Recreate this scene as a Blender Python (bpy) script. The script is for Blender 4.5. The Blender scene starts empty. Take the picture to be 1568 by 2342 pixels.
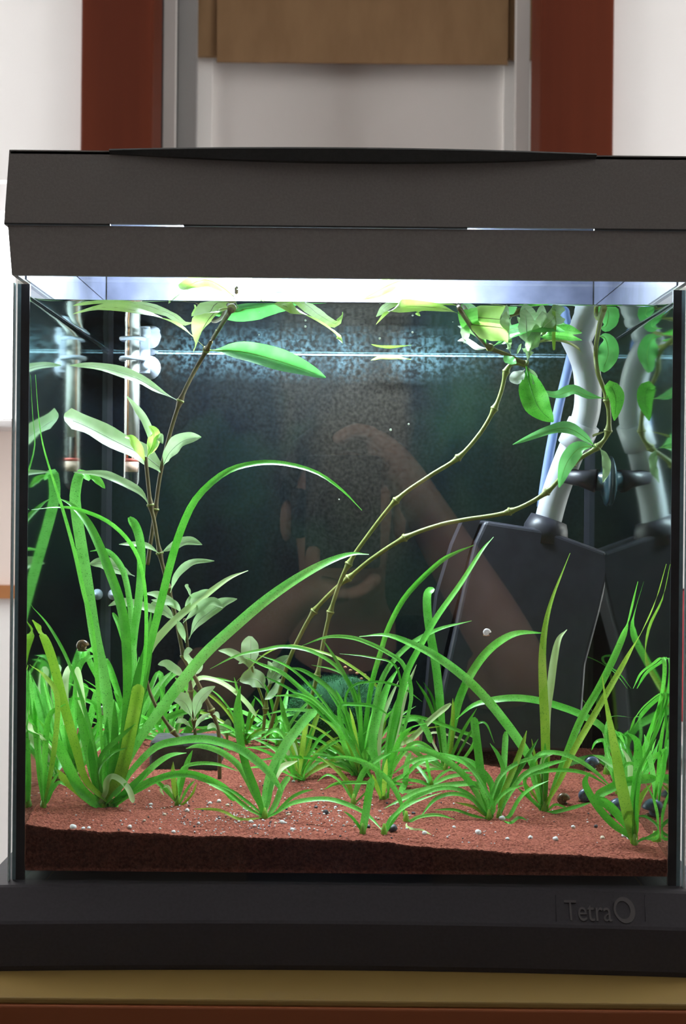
import bpy, bmesh, math, random
from mathutils import Vector, Matrix, noise
random.seed(7)
S = bpy.context.scene
COL = S.collection

# ------------------------------------------------------------------ camera, world, exposure
FPX, D, ZC = 3200.0, 0.80, 0.257          # focal length in photo pixels, distance to the front pane, height over the table
ROLL = math.radians(0.55)
cs, sn = math.cos(ROLL), math.sin(ROLL)
cam_d = bpy.data.cameras.new('camera')
cam = bpy.data.objects.new('camera', cam_d); COL.objects.link(cam)
cam_d.sensor_fit = 'VERTICAL'; cam_d.sensor_height = 24.0; cam_d.lens = 24.0 * FPX / 2342.0
cam_d.clip_start = 0.01; cam_d.clip_end = 50
cam.matrix_world = Matrix.Translation((0, -D, ZC)) @ Matrix.Rotation(math.pi / 2, 4, 'X') @ Matrix.Rotation(ROLL, 4, 'Z')
cam_d.dof.use_dof = True; cam_d.dof.focus_distance = D + 0.08; cam_d.dof.aperture_fstop = 14
S.camera = cam
W = bpy.data.worlds.new('world'); S.world = W; W.use_nodes = True
W.node_tree.nodes['Background'].inputs[0].default_value = (0.02, 0.02, 0.02, 1)
W.node_tree.nodes['Background'].inputs[1].default_value = 1.0
S.view_settings.view_transform = 'Standard'; S.view_settings.look = 'None'
S.view_settings.exposure = 0.0; S.view_settings.gamma = 1.0; S.view_settings.use_curve_mapping = False
S.cycles.transparent_max_bounces = 40; S.cycles.max_bounces = 10; S.cycles.glossy_bounces = 6
S.cycles.use_denoising = True; S.cycles.sample_clamp_indirect = 6.0
LAMP_POWER = 400.0      # emission of the tube in the hood
WINDOW_POWER = 8.0     # emission of the back window and the added side windows

# ------------------------------------------------------------------ photo geometry helpers
def at(px, py, Y):
    """world point at depth Y behind the front pane that shows at this pixel of the photo"""
    u, v = px - 784.0, py - 1171.0
    x, y = u * cs + v * sn, -u * sn + v * cs
    k = (D + Y) / FPX
    return Vector((x * k, Y, ZC - y * k))
TL, TR = -0.1815, 0.1890          # inner faces of the side panes
TF, TB = 0.005, 0.2746            # inner faces of front and back pane
WATER = 0.378
def smooth(t):
    t = max(0.0, min(1.0, t)); return t * t * (3 - 2 * t)
def lerp_tab(tab, x):
    if x <= tab[0][0]: return tab[0][1]
    for (a, va), (b, vb) in zip(tab, tab[1:]):
        if x <= b: return va + (vb - va) * (x - a) / (b - a)
    return tab[-1][1]
FRONT = [(-.182, .0765), (-.165, .0735), (-.12, .0712), (-.03, .0693), (.03, .0668), (.07, .0635), (.12, .0612), (.19, .0585)]
BACK = [(-.182, .090), (-.05, .0895), (.05, .0885), (.12, .080), (.19, .078)]
def sand_z(x, y):
    t = smooth((y - TF) / (TB - TF)) * .6 + .4 * (y - TF) / (TB - TF)
    z = lerp_tab(FRONT, x) * (1 - t) + lerp_tab(BACK, x) * t
    z += .0016 * noise.noise(Vector((x * 28, y * 45, 3.1))) + .0007 * noise.noise(Vector((x * 90, y * 130, 8.0)))
    z += .0022 * smooth((y - .005) / .02) * (1 - smooth((y - .03) / .05))
    return z
def sand_hit(px, py):
    """depth at which the ray of a pixel meets the sand"""
    if py < 1300: return 9.0
    Y = 0.004
    while Y < TB:
        p = at(px, py, Y)
        if p.z <= sand_z(p.x, Y): return Y
        Y += .002
    return 9.0
def wall_limit(px):
    u = px - 784.0
    lim = (0.1875 if u > 0 else 0.1800)
    return lim * FPX / max(abs(u) + 4, 1) - D

# ------------------------------------------------------------------ materials
def nodemat(name):
    m = bpy.data.materials.new(name); m.use_nodes = True
    nt = m.node_tree; nt.nodes.clear()
    out = nt.nodes.new('ShaderNodeOutputMaterial')
    return m, nt, out
def N(nt, t, **kw):
    n = nt.nodes.new(t)
    for k, v in kw.items(): setattr(n, k, v)
    return n
def pbr(name, col, rough=.5, col2=None, scale=20, detail=4, bump=0, bscale=None, metal=0, spec=.5, stretch=None, trans=0, contrast=None):
    m, nt, out = nodemat(name)
    p = N(nt, 'ShaderNodeBsdfPrincipled')
    p.inputs['Base Color'].default_value = (*col, 1); p.inputs['Roughness'].default_value = rough
    p.inputs['Metallic'].default_value = metal; p.inputs['Specular IOR Level'].default_value = spec
    tc = N(nt, 'ShaderNodeTexCoord'); mp = N(nt, 'ShaderNodeMapping')
    nt.links.new(tc.outputs['Object'], mp.inputs[0])
    if stretch: mp.inputs['Scale'].default_value = stretch
    if col2 is not None:
        nz = N(nt, 'ShaderNodeTexNoise'); nz.inputs['Scale'].default_value = scale; nz.inputs['Detail'].default_value = detail
        nt.links.new(mp.outputs[0], nz.inputs['Vector'])
        rp = N(nt, 'ShaderNodeValToRGB')
        lo, hi = contrast or (.35, .65)
        rp.color_ramp.elements[0].position = lo; rp.color_ramp.elements[1].position = hi
        rp.color_ramp.elements[0].color = (*col, 1); rp.color_ramp.elements[1].color = (*col2, 1)
        nt.links.new(nz.outputs[0], rp.inputs[0]); nt.links.new(rp.outputs[0], p.inputs['Base Color'])
    if bump:
        nb = N(nt, 'ShaderNodeTexNoise'); nb.inputs['Scale'].default_value = bscale or scale * 3; nb.inputs['Detail'].default_value = 3
        nt.links.new(mp.outputs[0], nb.inputs['Vector'])
        b = N(nt, 'ShaderNodeBump'); b.inputs['Strength'].default_value = bump; b.inputs['Distance'].default_value = .002
        nt.links.new(nb.outputs[0], b.inputs['Height']); nt.links.new(b.outputs[0], p.inputs['Normal'])
    nt.links.new(p.outputs[0], out.inputs[0])
    return m
def emis(name, col, strength):
    m, nt, out = nodemat(name)
    e = N(nt, 'ShaderNodeEmission'); e.inputs[0].default_value = (*col, 1); e.inputs[1].default_value = strength
    nt.links.new(e.outputs[0], out.inputs[0]); return m
def glass(name, r0=.04, tint=(1, 1, 1), rough=0.0, power=5.0):
    """clear pane: mirror part after Schlick, the rest passes straight through"""
    m, nt, out = nodemat(name)
    lw = N(nt, 'ShaderNodeLayerWeight'); lw.inputs[0].default_value = .5
    pw = N(nt, 'ShaderNodeMath', operation='POWER'); pw.inputs[1].default_value = power
    ma = N(nt, 'ShaderNodeMath', operation='MULTIPLY_ADD'); ma.inputs[1].default_value = 1 - r0; ma.inputs[2].default_value = r0
    nt.links.new(lw.outputs['Facing'], pw.inputs[0]); nt.links.new(pw.outputs[0], ma.inputs[0])
    t = N(nt, 'ShaderNodeBsdfTransparent'); t.inputs[0].default_value = (*tint, 1)
    g = N(nt, 'ShaderNodeBsdfGlossy'); g.inputs['Roughness'].default_value = rough
    mx = N(nt, 'ShaderNodeMixShader')
    nt.links.new(ma.outputs[0], mx.inputs[0]); nt.links.new(t.outputs[0], mx.inputs[1]); nt.links.new(g.outputs[0], mx.inputs[2])
    nt.links.new(mx.outputs[0], out.inputs[0]); return m
def water_mat(name, tint, rough, bump, ior=1.06):
    """border of the water: total reflection at grazing angles from inside, clear otherwise"""
    m, nt, out = nodemat(name)
    f = N(nt, 'ShaderNodeFresnel'); f.inputs[0].default_value = ior
    t = N(nt, 'ShaderNodeBsdfTransparent')
    g = N(nt, 'ShaderNodeBsdfGlossy'); g.inputs['Roughness'].default_value = rough; g.inputs[0].default_value = (*tint, 1)
    if bump:
        tc = N(nt, 'ShaderNodeTexCoord'); nz = N(nt, 'ShaderNodeTexNoise'); nz.inputs['Scale'].default_value = 35; nz.inputs['Detail'].default_value = 1
        b = N(nt, 'ShaderNodeBump'); b.inputs['Strength'].default_value = bump; b.inputs['Distance'].default_value = .002
        nt.links.new(tc.outputs['Object'], nz.inputs['Vector']); nt.links.new(nz.outputs[0], b.inputs['Height']); nt.links.new(b.outputs[0], g.inputs['Normal'])
    mx = N(nt, 'ShaderNodeMixShader')
    nt.links.new(f.outputs[0], mx.inputs[0]); nt.links.new(t.outputs[0], mx.inputs[1]); nt.links.new(g.outputs[0], mx.inputs[2])
    nt.links.new(mx.outputs[0], out.inputs[0]); return m
def leafmat(name, c1, c2, trans=.45, rough=.4, scale=120, speck=None):
    m, nt, out = nodemat(name)
    tc = N(nt, 'ShaderNodeTexCoord')
    nz = N(nt, 'ShaderNodeTexNoise'); nz.inputs['Scale'].default_value = scale; nz.inputs['Detail'].default_value = 5
    nt.links.new(tc.outputs['Object'], nz.inputs['Vector'])
    oi = N(nt, 'ShaderNodeObjectInfo')
    rp = N(nt, 'ShaderNodeValToRGB'); rp.color_ramp.elements[0].position = .3; rp.color_ramp.elements[1].position = .72
    rp.color_ramp.elements[0].color = (*c1, 1); rp.color_ramp.elements[1].color = (*c2, 1)
    ad = N(nt, 'ShaderNodeMath', operation='MULTIPLY_ADD'); ad.inputs[1].default_value = .36; ad.inputs[2].default_value = -.18
    sm = N(nt, 'ShaderNodeMath', operation='ADD')
    nt.links.new(oi.outputs['Random'], ad.inputs[0]); nt.links.new(ad.outputs[0], sm.inputs[0]); nt.links.new(nz.outputs[0], sm.inputs[1])
    nt.links.new(sm.outputs[0], rp.inputs[0])
    colour = rp.outputs[0]
    if speck:
        n2 = N(nt, 'ShaderNodeTexNoise'); n2.inputs['Scale'].default_value = 1300; n2.inputs['Detail'].default_value = 1
        nt.links.new(tc.outputs['Object'], n2.inputs['Vector'])
        r2 = N(nt, 'ShaderNodeValToRGB'); r2.color_ramp.elements[0].position = .58; r2.color_ramp.elements[1].position = .85
        r2.color_ramp.elements[0].color = (0, 0, 0, 1); r2.color_ramp.elements[1].color = (1, 1, 1, 1)
        mc = N(nt, 'ShaderNodeMixRGB'); mc.inputs[2].default_value = (*speck, 1)
        nt.links.new(n2.outputs[0], r2.inputs[0]); nt.links.new(r2.outputs[0], mc.inputs[0]); nt.links.new(colour, mc.inputs[1]); colour = mc.outputs[0]
    p = N(nt, 'ShaderNodeBsdfPrincipled'); p.inputs['Roughness'].default_value = rough; p.inputs['Specular IOR Level'].default_value = .5
    tr = N(nt, 'ShaderNodeBsdfTranslucent'); mx = N(nt, 'ShaderNodeMixShader'); mx.inputs[0].default_value = trans
    nt.links.new(colour, p.inputs['Base Color']); nt.links.new(colour, tr.inputs[0])
    nt.links.new(p.outputs[0], mx.inputs[1]); nt.links.new(tr.outputs[0], mx.inputs[2]); nt.links.new(mx.outputs[0], out.inputs[0])
    return m

M = {}
M['hood'] = pbr('hood_plastic', (.31, .30, .295), .6, (.345, .335, .33), 700, bump=.12, bscale=1500, spec=.25)
M['flap'] = pbr('flap_plastic', (.05, .056, .058), .45, (.06, .066, .068), 500, spec=.3)
M['base'] = pbr('base_plastic', (.055, .053, .062), .6, (.062, .06, .07), 600, spec=.25)
M['badge'] = pbr('badge_print', (.088, .083, .086), .5, (.08, .076, .08), 300)
M['white_in'] = pbr('hood_lining', (.10, .11, .17), .45, (.065, .073, .115), 60)
M['lamp'] = emis('lamp_glow', (.78, .92, 1.0), LAMP_POWER)
M['lampcap'] = pbr('lamp_cap', (.75, .77, .8), .4, (.7, .7, .75), 60)
M['pane_front'] = glass('front_glass', .11)
M['pane_inner'] = glass('glass_in_water', .003, (.985, .995, .99), 0, 60)
M['pane'] = glass('side_glass', .04, (.93, .98, .96))
M['edge'] = pbr('ground_glass_edge', (.17, .27, .31), .35, (.22, .33, .37), 260, spec=.6)
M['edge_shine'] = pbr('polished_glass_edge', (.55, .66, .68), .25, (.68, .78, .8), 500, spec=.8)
M['silicone'] = pbr('black_silicone', (.014, .016, .022), .35, (.02, .022, .03), 120)
M['water'] = water_mat('water_surface', (.92, .97, .97), .015, .05)
M['water_side'] = water_mat('water_at_side', (.62, .72, .68), .06, .012)
def front_water():
    """water behind the front pane: clear for all straight views, total reflection for steep rays"""
    m, nt, out = nodemat('water_at_front')
    lw = N(nt, 'ShaderNodeLayerWeight'); lw.inputs[0].default_value = .5
    mr = N(nt, 'ShaderNodeMapRange'); mr.inputs[1].default_value = .40; mr.inputs[2].default_value = .47
    t = N(nt, 'ShaderNodeBsdfTransparent'); g = N(nt, 'ShaderNodeBsdfGlossy'); g.inputs['Roughness'].default_value = 0
    mx = N(nt, 'ShaderNodeMixShader')
    nt.links.new(lw.outputs['Facing'], mr.inputs[0]); nt.links.new(mr.outputs[0], mx.inputs[0]); nt.links.new(t.outputs[0], mx.inputs[1]); nt.links.new(g.outputs[0], mx.inputs[2])
    nt.links.new(mx.outputs[0], out.inputs[0]); return m
M['water_front'] = front_water()
M['sand'] = pbr('red_sand', (.175, .047, .030), .95, (.36, .115, .076), 620, 5, bump=1.0, bscale=900, spec=.1)
M['gravel'] = pbr('white_gravel', (.55, .55, .57), .5, (.8, .78, .76), 300)
M['gravel_tan'] = pbr('tan_gravel', (.45, .36, .25), .5, (.6, .5, .38), 300)
M['gravel_dark'] = pbr('dark_gravel', (.02, .018, .022), .5, (.06, .05, .06), 300)
M['heater_core'] = pbr('heater_core', (.42, .42, .38), .6, (.5, .5, .46), 200)
M['heater_wire'] = pbr('heater_wire', (.85, .82, .74), .25, (.95, .9, .8), 200, spec=.8)
M['heater_copper'] = pbr('heater_copper', (.45, .22, .10), .3, (.55, .3, .15), 200, metal=.6)
M['plug'] = pbr('heater_plug', (.62, .40, .30), .6, (.72, .5, .40), 200)
M['plug_red'] = pbr('heater_ring', (.55, .09, .07), .5, (.62, .14, .10), 200)
M['milky'] = pbr('milky_plastic', (.30, .34, .41), .35, (.34, .38, .44), 80)
M['clear'] = glass('clear_tube', .05, (.97, .99, 1.0), .02, 2.2)
M['bluetube'] = leafmat('air_tube', (.30, .40, .62), (.42, .52, .74), .5, .15, 60)
M['pipe'] = pbr('white_pipe', (.44, .455, .49), .35, (.40, .42, .45), 40)
M['black'] = pbr('filter_black', (.018, .018, .024), .4, (.026, .026, .034), 90, spec=.4)
M['black_blue'] = pbr('filter_black_cup', (.012, .03, .04), .3, (.02, .045, .055), 90)
M['skin_shell'] = pbr('snail_shell', (.06, .035, .02), .25, (.16, .08, .03), 500, spec=.6)
M['shell_blue'] = pbr('snail_blue', (.03, .045, .08), .3, (.08, .11, .17), 400, spec=.6)
M['shell_white'] = pbr('snail_white', (.65, .62, .66), .3, (.8, .74, .7), 500)
M['shell_cream'] = pbr('snail_cream', (.7, .55, .38), .4, (.75, .62, .45), 500)
M['stone'] = pbr('dark_stone', (.035, .033, .035), .8, (.07, .065, .065), 120, bump=.5)
M['moss'] = pbr('moss_green', (.012, .10, .028), .9, (.03, .17, .05), 300)
M['moss_core'] = pbr('moss_core', (.006, .05, .016), 1, (.012, .08, .025), 120)
M['debris'] = pbr('brown_crumb', (.28, .13, .06), .8, (.36, .18, .09), 300)
SP = (.03, .18, .012)
M['g_bright'] = leafmat('blade_bright', (0.11, 0.55, 0.045), (0.26, 0.8, 0.15), .45, .33, 90, SP)
M['g_mid'] = leafmat('blade_mid', (0.085, 0.44, 0.03), (0.18, 0.64, 0.075), .45, .33, 90, SP)
M['g_dark'] = leafmat('blade_dark', (0.045, 0.27, 0.018), (0.1, 0.42, 0.035), .42, .35, 90, SP)
M['g_olive'] = leafmat('blade_olive', (0.2, 0.4, 0.025), (0.33, 0.54, 0.06), .45, .35, 70, SP)
M['g_pale'] = leafmat('blade_pale', (0.55, 0.76, 0.32), (0.74, 0.88, 0.52), .45, .4, 70)
M['l_pale'] = leafmat('leaf_pale', (0.27, 0.44, 0.19), (0.4, 0.57, 0.3), .5, .4, 110)
M['l_lime'] = leafmat('leaf_lime', (0.36, 0.64, 0.1), (0.52, 0.78, 0.24), .55, .35, 90)
M['l_green'] = leafmat('leaf_green', (0.1, 0.42, 0.09), (0.2, 0.58, 0.17), .5, .35, 90)
M['l_white'] = leafmat('leaf_withered', (.66, .72, .62), (.82, .86, .8), .5, .5, 90)
M['stem_brown'] = leafmat('stem_brown', (.10, .075, .03), (.17, .13, .05), .12, .4, 60)
M['stem_olive'] = leafmat('stem_olive', (.19, .22, .05), (.28, .32, .09), .15, .4, 60)
# film behind the back pane: dark printed sheet with algae tints
def film_mat():
    m, nt, out = nodemat('dark_film')
    p = N(nt, 'ShaderNodeBsdfPrincipled'); p.inputs['Roughness'].default_value = .7; p.inputs['Specular IOR Level'].default_value = .04
    tc = N(nt, 'ShaderNodeTexCoord')
    def ramp(scale, detail, cols, stretch=(1, 1, 1), dist=0):
        mp = N(nt, 'ShaderNodeMapping'); mp.inputs['Scale'].default_value = stretch
        nz = N(nt, 'ShaderNodeTexNoise'); nz.inputs['Scale'].default_value = scale; nz.inputs['Detail'].default_value = detail; nz.inputs['Distortion'].default_value = dist
        r = N(nt, 'ShaderNodeValToRGB')
        nt.links.new(tc.outputs['Object'], mp.inputs[0]); nt.links.new(mp.outputs[0], nz.inputs['Vector']); nt.links.new(nz.outputs[0], r.inputs[0])
        e = r.color_ramp.elements
        while len(e) < len(cols): e.new(.5)
        for k, (pos, c) in zip(e, cols): k.position = pos; k.color = (*c, 1)
        return r.outputs[0]
    a = ramp(11, 4, [(.36, (.0015, .003, .0052)), (.52, (.0042, .0056, .0062)), (.68, (.0105, .0096, .008))], (1, 1, .45), .6)
    b = ramp(420, 5, [(.35, (.5, .5, .5)), (.7, (1.6, 1.6, 1.6))])
    g = ramp(9, 3, [(.45, (0, 0, 0)), (.7, (.003, .010, .004))])
    mu = N(nt, 'ShaderNodeMixRGB', blend_type='MULTIPLY'); mu.inputs[0].default_value = 1
    ad = N(nt, 'ShaderNodeMixRGB', blend_type='ADD'); ad.inputs[0].default_value = 1
    nt.links.new(a, mu.inputs[1]); nt.links.new(b, mu.inputs[2]); nt.links.new(mu.outputs[0], ad.inputs[1]); nt.links.new(g, ad.inputs[2])
    # speckled cyan glow around the water line, painted into the film colour
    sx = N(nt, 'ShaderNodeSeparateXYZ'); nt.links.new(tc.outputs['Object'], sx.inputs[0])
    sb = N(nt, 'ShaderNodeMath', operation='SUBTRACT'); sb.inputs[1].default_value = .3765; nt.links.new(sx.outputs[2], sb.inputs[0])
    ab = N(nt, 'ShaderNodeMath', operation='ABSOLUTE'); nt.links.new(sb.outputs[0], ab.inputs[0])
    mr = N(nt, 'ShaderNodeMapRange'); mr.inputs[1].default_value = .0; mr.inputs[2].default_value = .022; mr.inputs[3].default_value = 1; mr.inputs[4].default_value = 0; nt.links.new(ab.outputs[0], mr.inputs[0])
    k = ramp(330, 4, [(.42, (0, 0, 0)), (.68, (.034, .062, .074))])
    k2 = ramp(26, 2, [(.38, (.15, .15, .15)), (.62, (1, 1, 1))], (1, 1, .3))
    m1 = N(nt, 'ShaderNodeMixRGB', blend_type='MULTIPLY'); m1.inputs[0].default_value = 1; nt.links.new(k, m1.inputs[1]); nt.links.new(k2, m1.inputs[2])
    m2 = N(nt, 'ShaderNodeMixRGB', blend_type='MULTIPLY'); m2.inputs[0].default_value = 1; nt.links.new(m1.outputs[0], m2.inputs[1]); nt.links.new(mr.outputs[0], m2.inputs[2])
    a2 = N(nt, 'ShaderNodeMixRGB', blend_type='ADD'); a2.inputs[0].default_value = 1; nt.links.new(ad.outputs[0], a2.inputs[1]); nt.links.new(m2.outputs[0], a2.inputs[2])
    nt.links.new(a2.outputs[0], p.inputs['Base Color']); nt.links.new(p.outputs[0], out.inputs[0])
    return m
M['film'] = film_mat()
M['wall'] = pbr('white_plaster', (.84, .83, .82), .9, (.87, .86, .855), 3)
M['ceiling'] = pbr('ceiling_paint', (.85, .84, .82), .9, (.87, .86, .84), 3)
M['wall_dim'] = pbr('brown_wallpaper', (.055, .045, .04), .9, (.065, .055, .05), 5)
M['wall_bright'] = pbr('bright_white_paint', (.93, .92, .91), .8, (.95, .94, .93), 3)
M['wall_pink'] = pbr('pinkish_plaster', (.86, .74, .68), .9, (.88, .77, .71), 2)
M['sill'] = pbr('sill_white', (.8, .79, .8), .4, (.84, .83, .84), 5)
M['wood_red'] = pbr('red_brown_wood', (.075, .013, .004), .6, (.115, .022, .007), 9, bump=.1, bscale=60, spec=.15, stretch=(1, 1, .06))
M['wood_orange'] = pbr('orange_wood', (.42, .17, .06), .45, (.5, .22, .08), 9, stretch=(.06, 1, 1))
M['jamb'] = pbr('jamb_grey', (.50, .475, .455), .6, (.54, .515, .49), 4)
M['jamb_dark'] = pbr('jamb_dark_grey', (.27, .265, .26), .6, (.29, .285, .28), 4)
M['panel'] = pbr('panel_grey', (.84, .815, .79), .7, (.87, .845, .82), 3)
M['panel_light'] = pbr('panel_light_grey', (.93, .91, .885), .7, (.95, .93, .9), 3)
M['blind'] = pbr('brown_blind', (.29, .17, .08), .8, (.34, .205, .10), 30, stretch=(1, 1, .3))
M['table_top'] = pbr('table_wood', (.27, .175, .045), .5, (.33, .22, .065), 8, stretch=(.05, 1, 1), spec=.5)
M['table_edge'] = pbr('table_edge_wood', (.30, .085, .03), .5, (.36, .11, .04), 8, stretch=(.05, 1, 1))
M['floor'] = pbr('floor_wood', (.05, .028, .016), .5, (.07, .04, .022), 4, stretch=(.1, 1, 1))
M['sky_pane'] = emis('daylight_pane', (1.0, .985, .97), WINDOW_POWER)
M['cushion'] = pbr('red_fabric', (.45, .035, .05), .9, (.55, .06, .08), 40, bump=.4)
M['cabinet'] = pbr('white_lacquer', (.8, .8, .8), .4, (.83, .83, .83), 4)
M['knob'] = pbr('brushed_steel', (.6, .6, .6), .3, (.66, .66, .66), 30, metal=1)

# ------------------------------------------------------------------ mesh helpers
def obj(name, verts, faces, mat, parent=None, smooth_=False):
    me = bpy.data.meshes.new(name); me.from_pydata([tuple(v) for v in verts], [], faces); me.update()
    if smooth_: me.polygons.foreach_set('use_smooth', [True] * len(me.polygons))
    if mat: me.materials.append(mat if not isinstance(mat, str) else M[mat])
    o = bpy.data.objects.new(name, me); COL.objects.link(o)
    if parent: o.parent = parent
    return o
def fix(o):
    bm = bmesh.new(); bm.from_mesh(o.data); bmesh.ops.recalc_face_normals(bm, faces=bm.faces); bm.to_mesh(o.data); bm.free(); return o
def boxgeo(x0, x1, y0, y1, z0, z1):
    v = [(x0, y0, z0), (x1, y0, z0), (x1, y1, z0), (x0, y1, z0), (x0, y0, z1), (x1, y0, z1), (x1, y1, z1), (x0, y1, z1)]
    f = [(0, 3, 2, 1), (4, 5, 6, 7), (0, 1, 5, 4), (1, 2, 6, 5), (2, 3, 7, 6), (3, 0, 4, 7)]
    return v, f
def box(name, x0, x1, y0, y1, z0, z1, mat, parent=None, bevel=0):
    v, f = boxgeo(x0, x1, y0, y1, z0, z1)
    o = obj(name, v, f, mat, parent)
    if bevel:
        b = o.modifiers.new('bevel', 'BEVEL'); b.width = bevel; b.segments = 2; b.limit_method = 'ANGLE'
    return o
def boxes(name, lst, mat, parent=None):
    V, F = [], []
    for b in lst:
        v, f = boxgeo(*b); k = len(V); V += v; F += [tuple(i + k for i in q) for q in f]
    return obj(name, V, F, mat, parent)
def empty(name, loc=(0, 0, 0)):
    o = bpy.data.objects.new(name, None); COL.objects.link(o); o.location = loc; o.empty_display_size = .01
    return o
def tag(o, label=None, cat=None, group=None, kind=None):
    if label: o['label'] = label
    if cat: o['category'] = cat
    if group: o['group'] = group
    if kind: o['kind'] = kind
    return o
def adopt(child, parent):
    """parent without moving: geometry is in world coordinates, parents sit at their base"""
    child.parent = parent
    child.matrix_parent_inverse = Matrix.Translation(-Vector(parent.location))
    return child
def catmull(pts, n):
    P = [pts[0] * 2 - pts[1]] + list(pts) + [pts[-1] * 2 - pts[-2]]
    segs = len(pts) - 1; out = []
    for i in range(n + 1):
        t = i / n * segs; k = min(int(t), segs - 1); f = t - k
        a, b, c, d = P[k], P[k + 1], P[k + 2], P[k + 3]
        out.append(.5 * ((2 * b) + (c - a) * f + (2 * a - 5 * b + 4 * c - d) * f * f + (3 * b - a - 3 * c + d) * f ** 3))
    return out
def tubegeo(path, radii, seg=10, caps=True):
    V, F = [], []
    n = len(path); up = Vector((.3, -1, .2)).normalized()
    for i, p in enumerate(path):
        t = (path[min(i + 1, n - 1)] - path[max(i - 1, 0)]).normalized()
        a = t.cross(up)
        if a.length < 1e-4: a = t.cross(Vector((1, 0, 0)))
        a.normalize(); b = a.cross(t).normalized()
        r = radii[i] if hasattr(radii, '__len__') else radii
        for k in range(seg):
            w = 2 * math.pi * k / seg
            V.append(p + a * (r * math.cos(w)) + b * (r * math.sin(w)))
    for i in range(n - 1):
        for k in range(seg):
            q = (k + 1) % seg
            F.append((i * seg + k, i * seg + q, (i + 1) * seg + q, (i + 1) * seg + k))
    if caps:
        F.append(tuple(range(seg - 1, -1, -1))); F.append(tuple((n - 1) * seg + k for k in range(seg)))
    return V, F
def tube(name, path, radii, mat, parent=None, seg=10, caps=True):
    v, f = tubegeo(path, radii, seg, caps); return fix(obj(name, v, f, mat, parent, True))
def ico(name, r, mat, parent=None, sub=2, scale=(1, 1, 1), jitter=0, seed=0, loc=(0, 0, 0)):
    bm = bmesh.new(); bmesh.ops.create_icosphere(bm, subdivisions=sub, radius=r)
    rd = random.Random(seed)
    for v in bm.verts:
        k = 1 + jitter * noise.noise(v.co / r * 1.7 + Vector((seed, 0, 0)))
        v.co = Vector((v.co.x * scale[0] * k, v.co.y * scale[1] * k, v.co.z * scale[2] * k)) + Vector(loc)
    me = bpy.data.meshes.new(name); bm.to_mesh(me); bm.free()
    me.polygons.foreach_set('use_smooth', [True] * len(me.polygons)); me.materials.append(M[mat])
    o = bpy.data.objects.new(name, me); COL.objects.link(o)
    if parent: o.parent = parent
    return o

# ------------------------------------------------------------------ the room
FLOOR = -.75; BW = 1.75      # floor height under the table top, depth of the back wall
def st(o, label=None): o['kind'] = 'structure'; return o
def wx(px, Y, py=1171): return at(px, py, Y).x
def wz(py, Y, px=784): return at(px, py, Y).z
st(box('floor', -2.2, 2.2, -2.2, BW, FLOOR - .05, FLOOR, 'floor'))
bw = empty('wall_back', (0, BW, FLOOR)); st(bw)
dl, dr = wx(192, BW, 170), wx(1396, BW, 170)
wl, wr, w_lo, w_hi = -1.75, wx(32, BW, 780), wz(958, BW), wz(420, BW)
def part(o, p): return adopt(o, p)
part(box('wall_panel', wr, dl, BW, BW + .1, wz(985, BW), 1.9, 'wall'), bw)
part(box('wall_panel', -2.2, wr, BW, BW + .1, w_hi, 1.9, 'wall'), bw)
part(box('wall_panel', -2.2, wl, BW, BW + .1, w_lo, w_hi, 'wall'), bw)
part(box('wall_panel', dr, 2.2, BW, BW + .1, FLOOR, 1.9, 'wall'), bw)
part(box('wall_panel', -2.2, dl, BW, BW + .1, wz(1345, BW), wz(985, BW), 'wall_pink'), bw)
part(box('wall_panel', -2.2, dl, BW, BW + .1, FLOOR, wz(1375, BW), 'wall_bright'), bw)
st(box('trim_1', -2.2, dl, BW - .02, BW + .1, wz(1375, BW), wz(1345, BW), 'wood_orange'))
w1 = empty('window_1', (wl, BW, w_lo)); st(w1)
part(box('window_pane', wl, wr, BW + .06, BW + .07, w_lo, w_hi, 'sky_pane'), w1)
part(boxes('window_frame', [(wl, wr, BW + .03, BW + .06, w_hi - .05, w_hi), (wl, wl + .05, BW + .03, BW + .06, w_lo, w_hi - .05),
     ((wl + wr) / 2 - .03, (wl + wr) / 2 + .03, BW + .03, BW + .06, w_lo, w_hi - .05)], 'sill'), w1)
part(box('window_sill', wl - .05, wr + .03, BW - .12, BW + .06, wz(985, BW - .12), wz(966, BW - .12), 'sill', None, .005), w1)
# doorway in reddish wood behind the tank
d1 = empty('door_1', ((dl + dr) / 2, BW, FLOOR)); st(d1)
il, ir = wx(354, BW, 170), wx(1230, BW, 170)
part(box('frame_board', dl, il, BW - .03, BW + .10, FLOOR, 1.7, 'wood_red', None, .004), d1)
part(box('frame_board', ir, dr, BW - .03, BW + .10, FLOOR, 1.7, 'wood_red', None, .004), d1)
part(box('frame_header', il, ir, BW - .03, BW + .10, 1.55, 1.7, 'wood_red', None, .004), d1)
Y2, Y3 = BW + .12, BW + .2
part(box('jamb_board', il, wx(400, Y2, 170), Y2, Y2 + .03, FLOOR, 1.55, 'jamb'), d1)
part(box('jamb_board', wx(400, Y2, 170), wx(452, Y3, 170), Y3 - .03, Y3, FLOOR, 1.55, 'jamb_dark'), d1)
part(box('jamb_board', wx(1180, Y2, 170), ir, Y2, Y2 + .03, FLOOR, 1.55, 'jamb'), d1)
Y4 = BW + .24
part(box('door_panel', wx(486, Y4, 250), wx(1150, Y4, 250), Y4, Y4 + .03, FLOOR, 1.55, 'panel'), d1)
part(box('door_stile', wx(420, Y4, 250), wx(486, Y4, 250), Y4 - .012, Y4 + .03, FLOOR, 1.55, 'panel_light'), d1)
part(box('door_stile', wx(1150, Y4, 250), wx(1240, Y4, 250), Y4 - .012, Y4 + .03, FLOOR, 1.55, 'panel_light'), d1)
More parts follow.
